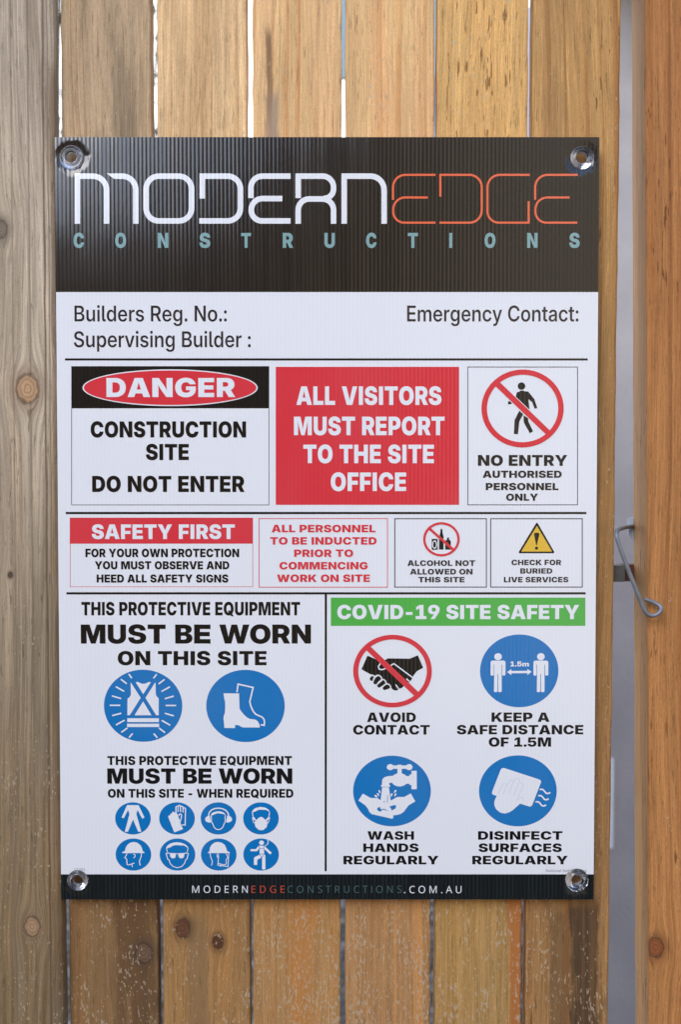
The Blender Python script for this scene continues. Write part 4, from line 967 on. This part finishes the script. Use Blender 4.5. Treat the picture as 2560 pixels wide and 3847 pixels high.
 ["standing_figure",60,"white",2,[["E",239.02,-149.81,4.24,3.99],["P",[[232.29,-154.21],[245.74,-154.21],[247.32,-155.6],[247.41,-170.07],[246.48,-171.02],[244.6,-171.02],[243.84,-170.07],[243.77,-158.74],[243.14,-158.74],[243.27,-188.66],[242.52,-189.6],[240.01,-189.6],[239.38,-188.66],[239.26,-169.32],[238.57,-169.32],[238.63,-188.66],[237.82,-189.6],[235.44,-189.6],[234.68,-188.66],[234.88,-158.74],[234.25,-158.74],[234.32,-170.07],[233.64,-171.02],[231.76,-171.02],[230.81,-170.07],[230.73,-155.6]]]]],
 ["arrow_symbol",60,"white",2,[["P",[[201.3,-167.11],[206.11,-163.65],[206.12,-165.79],[223.96,-165.67],[223.95,-163.59],[228.67,-166.8],[223.99,-170.39],[223.98,-168.31],[206.13,-168.44],[206.14,-170.45]]]]],
 ["lettering",60,"white",2,[["T","heavy","1.5m",204.31,-160.76,6.383,5.67,0]]],
 ["washing_pictogram",-1,"blue",1,[["E",72.66,-301.23,43.69,39.95]]],
 ["washing_symbol",65,"white",2,[["E",70.73,-274.17,3.93,3.43],["E",91.9,-274.17,3.81,3.43],["P",[[73.37,-272.27],[89.38,-272.27],[89.39,-276.07],[73.37,-276.07]]],["P",[[78.7,-271.45],[83.54,-271.45],[83.54,-272.46],[78.7,-272.46]]],["P",[[78.71,-275.88],[83.55,-275.88],[83.56,-281.58],[78.72,-281.58]]],["E",81.12,-288.55,9.36,7.49],["P",[[87.83,-284.24],[92.55,-284.24],[92.56,-292.98],[87.85,-292.98]]],["P",[[92.23,-282.53],[94.61,-282.53],[94.64,-294.38],[92.25,-294.38]]],["P",[[94.42,-278.29],[100.38,-278.29],[100.43,-299.13],[94.46,-299.13]]],["P",[[74.96,-283.8],[67.73,-284.43],[63.96,-285.7],[61.77,-287.91],[61.46,-294.25],[69.32,-294.25],[69.63,-292.35],[70.88,-291.72],[74.03,-291.84]]],["P",[[60.39,-294.25],[70.39,-294.25],[70.39,-296.47],[60.4,-296.47]]],["P",[[39.98,-304.08],[48.6,-309.03],[56.14,-309.15],[59.91,-311.5],[61.65,-296.79],[69.13,-296.79],[71.23,-312.01],[78.77,-307.89],[86.5,-307.89],[93.72,-303.89],[98.89,-312.96],[91.36,-317.4],[89.16,-320.26],[86.03,-324.7],[82.26,-327.24],[77.86,-328.39],[73.77,-328.83],[74.4,-330.42],[73.46,-332.32],[72.2,-332.45],[49.87,-327.37],[47.35,-325.02],[45.46,-320.89],[42.63,-317.4],[39.17,-314.86],[34.89,-312.01]]],["P",[[57.39,-300.28],[58.33,-299.96],[59.27,-300.91],[59.9,-304.4],[57.7,-302.18]]],["P",[[55.5,-304.08],[56.45,-303.26],[57.7,-304.4],[58.46,-307.44],[56.13,-305.67]]],["P",[[52.68,-305.98],[53.93,-305.35],[55.51,-306.3],[56.77,-308.71],[53.62,-307.89]]],["P",[[77.81,-300.28],[76.87,-299.83],[75.61,-300.59],[74.55,-303.64],[77.19,-302.18]]],["P",[[73.42,-304.08],[72.16,-303.64],[71.22,-305.03],[71.22,-308.08],[73.11,-305.98]]],["P",[[77.82,-304.08],[76.87,-303.64],[75.62,-305.03],[75.18,-307.89],[77.51,-305.67]]]]],
 ["washing_symbol",65,"blue",3,[["P",[[59.29,-319.18],[57.09,-319.62],[55.84,-321.21],[56.47,-323.12],[58.04,-324.07],[60.56,-324.51],[60.87,-323.12],[63.07,-322.29],[69.05,-323.94],[67.79,-323.12],[63.38,-321.21],[60.55,-322.04],[59.3,-320.58]]],["P",[[69.67,-318.8],[75.01,-317.09],[76.9,-317.4],[77.34,-318.99],[76.59,-320.89],[72.19,-323.31],[71.87,-321.53]]],["P",[[67.57,-305.03],[68.08,-305.67],[67.77,-314.23],[67.02,-314.55]]],["P",[[64.0,-311.69],[63.37,-313.28],[64.0,-315.05],[64.32,-313.28]]],["P",[[61.28,-296.53],[69.51,-296.53],[69.51,-296.85],[61.28,-296.85]]]]],
 ["wiping_pictogram",-1,"blue",1,[["E",214.08,-301.1,43.69,40.14]]],
 ["wiping_symbol",68,"white",2,[["P",[[195.92,-275.5],[197.61,-275.06],[199.18,-275.37],[237.88,-288.11],[239.77,-289.5],[240.1,-291.08],[230.51,-316.45],[229.26,-318.35],[227.38,-318.86],[216.67,-315.5],[208.22,-323.12],[203.83,-325.66],[199.44,-326.73],[194.4,-325.66],[189.98,-322.16],[187.76,-317.72],[187.55,-313.91],[188.67,-310.11],[190.41,-306.81],[186.13,-305.35],[184.99,-303.76],[185.17,-301.86],[194.48,-277.46]]],["S",[[238.7,-299.32],[241.72,-299.32],[243.61,-300.91],[245.52,-303.45],[247.41,-304.08],[248.97,-303.64],[250.54,-302.81]],1.69],["S",[[236.99,-306.43],[240.0,-306.43],[241.9,-308.01],[243.8,-310.55],[245.69,-311.18],[247.26,-310.74],[248.82,-309.92]],1.69],["S",[[234.07,-313.4],[237.09,-313.4],[238.99,-314.99],[240.89,-317.53],[242.78,-318.16],[244.35,-317.72],[245.91,-316.9]],1.69]]],
 ["wiping_symbol",68,"pale_line",3,[["S",[[191.78,-304.71],[197.07,-293.62],[198.64,-292.67],[200.52,-292.86],[201.79,-294.25],[197.76,-304.71]],0.44],["S",[[202.1,-294.25],[204.28,-290.13],[205.53,-288.87],[208.04,-288.87],[208.99,-290.45],[203.73,-304.71]],0.44],["S",[[209.43,-290.45],[211.49,-287.28],[213.69,-286.65],[215.89,-287.91],[216.09,-290.45],[208.89,-306.62]],0.44],["S",[[216.55,-292.67],[218.74,-292.35],[220.01,-294.25],[219.71,-296.15],[212.26,-312.96]],0.44],["S",[[214.44,-310.74],[216.95,-308.52],[219.46,-308.52],[220.42,-310.74],[219.17,-312.96]],0.44]]],
 ["coverall_pictogram",-1,"blue",1,[["E",-218.56,-332.27,20.03,18.22]]],
 ["coverall_symbol",71,"white",2,[["P",[[-225.05,-317.19],[-212.24,-317.19],[-205.5,-331.23],[-208.07,-332.46],[-213.19,-322.73],[-214.74,-327.04],[-209.2,-347.37],[-212.73,-347.37],[-218.44,-333.51],[-224.33,-347.49],[-227.81,-347.25],[-222.37,-327.35],[-223.99,-322.61],[-228.8,-332.09],[-231.36,-331.23]]]]],
 ["gloves_pictogram",-1,"blue",1,[["E",-169.03,-332.27,20.03,18.22]]],
 ["gloves_symbol",73,"white",2,[["P",[[-178.96,-330.43],[-178.47,-329.01],[-177.25,-328.7],[-176.46,-329.01],[-176.57,-327.47],[-175.41,-326.42],[-174.37,-326.79],[-174.36,-325.19],[-172.96,-324.45],[-171.56,-326.12],[-171.01,-325.07],[-169.61,-325.5],[-168.1,-328.27],[-167.2,-331.35],[-165.27,-335.66],[-164.91,-338.43],[-162.26,-344.41],[-172.16,-348.11]]],["S",[[-170.22,-326.12],[-170.19,-319.34],[-168.96,-318.42],[-167.87,-319.16],[-167.9,-324.88]],1.15],["S",[[-167.75,-319.04],[-167.25,-317.8],[-166.34,-317.31],[-165.3,-317.93],[-164.97,-324.88]],1.15],["S",[[-164.82,-318.73],[-163.47,-318.3],[-162.38,-319.16],[-162.17,-325.5]],1.15],["S",[[-162.15,-321.01],[-160.74,-320.02],[-159.4,-321.19],[-159.92,-339.85],[-163.58,-339.48]],1.15],["S",[[-167.19,-329.5],[-166.26,-327.53],[-165.04,-327.04],[-163.83,-328.27],[-164.15,-331.35],[-165.27,-335.66]],1.15]]],
 ["helmet_pictogram",-1,"blue",1,[["E",-218.27,-373.28,20.03,18.22]]],
 ["helmet_symbol",75,"white",2,[["P",[[-231.01,-370.81],[-229.66,-369.88],[-227.83,-369.27],[-226.89,-365.25],[-224.73,-361.86],[-221.66,-359.7],[-217.69,-358.9],[-213.73,-359.83],[-210.39,-362.48],[-208.57,-365.87],[-207.68,-369.57],[-205.85,-370.5],[-205.98,-371.55],[-230.59,-371.67]]],["S",[[-225.71,-371.61],[-226.15,-373.89],[-227.87,-376.36],[-227.57,-377.29],[-226.17,-377.91],[-225.58,-380.07],[-225.95,-380.69],[-225.47,-382.54],[-225.6,-384.08],[-224.27,-385.13],[-221.51,-384.39],[-217.23,-382.85]],0.97],["S",[[-220.11,-384.51],[-219.52,-387.36]],0.97],["S",[[-209.4,-371.61],[-209.42,-375.13],[-211.41,-380.38],[-211.54,-381.61],[-210.71,-385.63]],0.97],["S",[[-218.39,-373.28],[-217.16,-372.78],[-216.26,-373.89],[-216.57,-375.75],[-218.11,-377.29]],0.85]]],
 ["glasses_pictogram",-1,"blue",1,[["E",-168.69,-373.28,20.03,18.22]]],
 ["glasses_symbol",77,"white",2,[["P",[[-181.53,-365.87],[-180.79,-364.02],[-177.72,-361.24],[-173.44,-359.7],[-169.16,-359.21],[-164.28,-359.83],[-160.02,-361.55],[-157.28,-364.02],[-156.38,-365.87],[-157.29,-365.56],[-161.25,-362.91],[-166.74,-362.79],[-170.4,-362.48],[-173.46,-363.09],[-176.52,-364.95],[-180.19,-366.18]]],["S",[[-181.1,-365.87],[-179.91,-370.81]],0.85],["S",[[-156.8,-365.87],[-157.74,-370.81]],0.85],["P",[[-177.77,-371.43],[-170.45,-371.73],[-170.59,-375.13],[-171.7,-377.29],[-174.75,-377.6],[-176.58,-376.05]]],["P",[[-167.88,-371.73],[-160.37,-371.43],[-161.62,-376.36],[-163.15,-377.6],[-166.2,-377.29],[-167.72,-375.13]]],["S",[[-170.76,-372.35],[-167.7,-372.35]],0.85],["S",[[-177.77,-371.43],[-181.44,-372.04],[-179.64,-378.52],[-178.3,-379.14],[-176.92,-383.46],[-173.58,-386.86],[-168.7,-388.22],[-163.8,-386.86],[-160.73,-383.16],[-159.37,-379.14],[-157.96,-378.22],[-156.41,-372.04],[-160.37,-371.43]],0.91]]],
 ["earmuff_pictogram",-1,"blue",1,[["E",-122.43,-332.27,20.03,18.22]]],
 ["earmuff_symbol",79,"white",2,[["S",[[-133.58,-329.19],[-132.84,-325.81],[-130.38,-322.73],[-126.41,-321.01],[-122.14,-320.57],[-117.88,-321.19],[-114.23,-323.04],[-111.8,-325.81],[-110.77,-329.19]],1.33],["P",[[-134.07,-329.38],[-132.06,-329.01],[-130.74,-336.77],[-133.8,-336.89],[-136.54,-335.66],[-137.56,-333.2],[-136.52,-330.73]]],["P",[[-110.28,-329.38],[-112.54,-329.01],[-113.97,-336.77],[-110.92,-336.89],[-108.17,-335.66],[-106.94,-333.2],[-108.03,-330.73]]],["P",[[-131.2,-328.89],[-129.48,-326.12],[-125.82,-324.58],[-122.16,-324.08],[-118.5,-324.7],[-115.76,-326.12],[-114.37,-328.58],[-117.29,-327.04],[-120.34,-326.73],[-123.39,-326.3],[-126.44,-327.35],[-128.88,-328.58]]],["S",[[-130.59,-328.89],[-130.12,-332.58],[-130.61,-333.81],[-129.83,-336.89],[-128.62,-338.74],[-127.41,-342.13],[-125.28,-344.29],[-122.23,-345.03],[-119.49,-344.16],[-117.34,-341.82],[-116.11,-338.43],[-115.37,-337.2],[-114.38,-333.51],[-115.17,-332.27],[-114.55,-328.58]],0.97]]],
 ["mask_pictogram",-1,"blue",1,[["E",-74.61,-332.27,20.03,18.22]]],
 ["mask_symbol",81,"white",2,[["P",[[-84.66,-324.58],[-83.12,-322.11],[-80.07,-320.14],[-74.89,-319.16],[-69.7,-319.96],[-66.36,-322.11],[-64.53,-324.58],[-66.06,-324.27],[-68.8,-322.61],[-73.37,-322.42],[-77.03,-322.42],[-80.69,-324.27],[-83.74,-325.19]]],["S",[[-84.35,-324.88],[-83.45,-330.43]],0.91],["S",[[-64.84,-324.88],[-65.77,-330.73]],0.91],["S",[[-83.45,-330.73],[-81.02,-334.43]],1.82],["S",[[-65.58,-331.04],[-68.52,-334.43]],1.82],["S",[[-84.37,-331.35],[-82.68,-337.51]],0.85],["S",[[-64.55,-331.35],[-66.69,-337.51]],0.85],["P",[[-74.61,-330.43],[-73.08,-330.73],[-68.82,-334.43],[-67.0,-336.89],[-68.23,-342.13],[-72.2,-345.52],[-76.78,-345.52],[-80.74,-341.82],[-82.07,-336.89],[-80.11,-334.12],[-76.44,-331.04]]]]],
 ["face_shield_pictogram",-1,"blue",1,[["E",-122.22,-373.28,20.03,18.22]]],
 ["face_shield_symbol",83,"white",2,[["P",[[-134.54,-370.81],[-132.71,-369.57],[-132.08,-365.25],[-129.93,-361.86],[-126.56,-359.39],[-122.9,-358.9],[-118.93,-359.7],[-115.58,-362.17],[-113.77,-365.87],[-112.86,-369.27],[-109.81,-370.5],[-109.82,-371.61],[-134.54,-371.61]]],["S",[[-131.8,-371.61],[-131.63,-375.13],[-129.69,-380.38],[-129.39,-381.61],[-130.45,-385.63]],0.91],["S",[[-122.64,-371.73],[-124.17,-373.59],[-123.88,-375.75],[-122.66,-377.29],[-122.86,-382.85]],0.85],["S",[[-122.34,-373.28],[-123.3,-385.32],[-111.88,-386.86],[-111.04,-371.61]],0.91],["S",[[-122.99,-383.16],[-117.5,-384.7],[-114.75,-384.7],[-113.52,-382.85],[-114.12,-380.69],[-113.5,-378.22],[-111.85,-376.67],[-112.88,-374.51],[-114.09,-371.61]],0.85],["S",[[-120.55,-384.7],[-120.44,-387.17]],0.85]]],
 ["harness_pictogram",-1,"blue",1,[["E",-74.53,-373.28,20.03,18.22]]],
 ["harness_symbol",85,"white",2,[["E",-74.07,-359.83,2.72,2.54],["P",[[-77.13,-363.09],[-71.33,-363.09],[-62.5,-371.3],[-64.33,-373.15],[-70.42,-367.41],[-71.35,-372.66],[-69.83,-373.89],[-69.74,-390.14],[-73.53,-390.14],[-73.5,-376.36],[-74.11,-376.67],[-78.88,-379.14],[-79.02,-385.01],[-82.68,-385.01],[-82.66,-376.98],[-81.13,-375.75],[-76.54,-373.59],[-76.65,-366.8],[-79.28,-369.45],[-86.42,-369.45],[-86.42,-367.11],[-80.5,-367.11]]],["S",[[-67.35,-356.31],[-66.44,-358.47],[-67.36,-361.55],[-70.11,-363.71]],0.85]]],
 ["harness_symbol",85,"blue",3,[["S",[[-76.52,-363.28],[-76.54,-372.66],[-71.05,-372.66]],0.54],["S",[[-76.53,-366.49],[-71.76,-366.49]],0.54],["S",[[-71.76,-363.28],[-70.74,-371.43]],0.54],["S",[[-76.24,-372.97],[-74.11,-376.67],[-71.17,-373.28]],0.54]]],
 ["caption_lettering",-1,"ink",1,[["T","bold","AVOID",44.11,-223.31,11.937,10.73,0],["T","bold","CONTACT",28.45,-237.42,12.121,10.74,0]]],
 ["caption_lettering",-1,"ink",1,[["T","bold","KEEP A",183.29,-223.1,13.011,10.52,0],["T","bold","SAFE DISTANCE",144.8,-237.2,12.637,10.52,0],["T","bold","OF 1.5M",180.53,-251.11,12.519,10.53,0]]],
 ["caption_lettering",-1,"ink",1,[["T","bold","WASH",44.72,-356.49,11.826,9.69,0],["T","bold","HANDS",39.63,-370.39,12.49,9.7,0],["T","bold","REGULARLY",17.29,-384.43,12.878,9.71,0]]],
 ["caption_lettering",-1,"ink",1,[["T","bold","DISINFECT",168.76,-356.49,12.962,9.69,0],["T","bold","SURFACES",169.69,-370.39,12.611,9.7,0],["T","bold","REGULARLY",162.4,-384.43,12.91,9.71,0]]],
 ["small_print",-1,"grey_ink",1,[["T","medium","C1991",-285.18,-391.92,2.767,3.05,0]]],
 ["small_print",-1,"grey_ink",1,[["T","medium","National Safety Signs",245.77,-393.09,3.311,3.02,0]]],
 ["address_lettering",1,"white",2,[["T","human","MODERN",-153.46,-416.78,8.08,8.08,3.134]]],
 ["address_lettering",1,"white",2,[["T","human",".COM.AU",85.62,-417.14,8.15,8.15,3.083]]],
 ["address_lettering",1,"orange_dull",2,[["T","human","EDGE",-86.64,-416.78,8.08,8.08,3.38]]],
 ["address_lettering",1,"teal_dull",2,[["T","human","CONSTRUCTIONS",-45.46,-416.78,8.08,8.08,3.18]]],
]
made = []
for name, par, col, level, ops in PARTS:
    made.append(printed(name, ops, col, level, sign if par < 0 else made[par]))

def make_eyelet(ex, ez, er, eh):
    t = NT('clear_plastic')
    t.bsdf(Base_Color=(0.97, 0.97, 1.0, 1), Roughness=0.12, IOR=1.45, Transmission_Weight=1.0)
    prof = [(eh, -4.9), (eh, 2.2), (eh + .5, 3.0), (eh + 1.4, 3.2), (eh + 2.4, 2.6), (eh + 3.0, 1.6), (er - 2.6, 1.5), (er - 1.6, 2.0), (er - .6, 1.6), (er, .9), (er, .75), (eh + .8, .75), (eh + .8, -4.9)]
    n = 56
    vs, fs = [], []
    k = len(prof)
    for i in range(n):
        a = 2 * math.pi * i / n
        for r, d in prof:
            vs.append(((ex + r * math.cos(a)) / 1000, -d / 1000, SZ + (ez + r * math.sin(a)) / 1000))
    for i in range(n):
        for j in range(k):
            a, b = i * k + j, i * k + (j + 1) % k
            c, d = ((i + 1) % n) * k + (j + 1) % k, ((i + 1) % n) * k + j
            fs.append((a, b, c, d))
    return link('eyelet', vs, fs, t.m, sign, smooth=True)
for e in EYELETS:
    make_eyelet(*e)
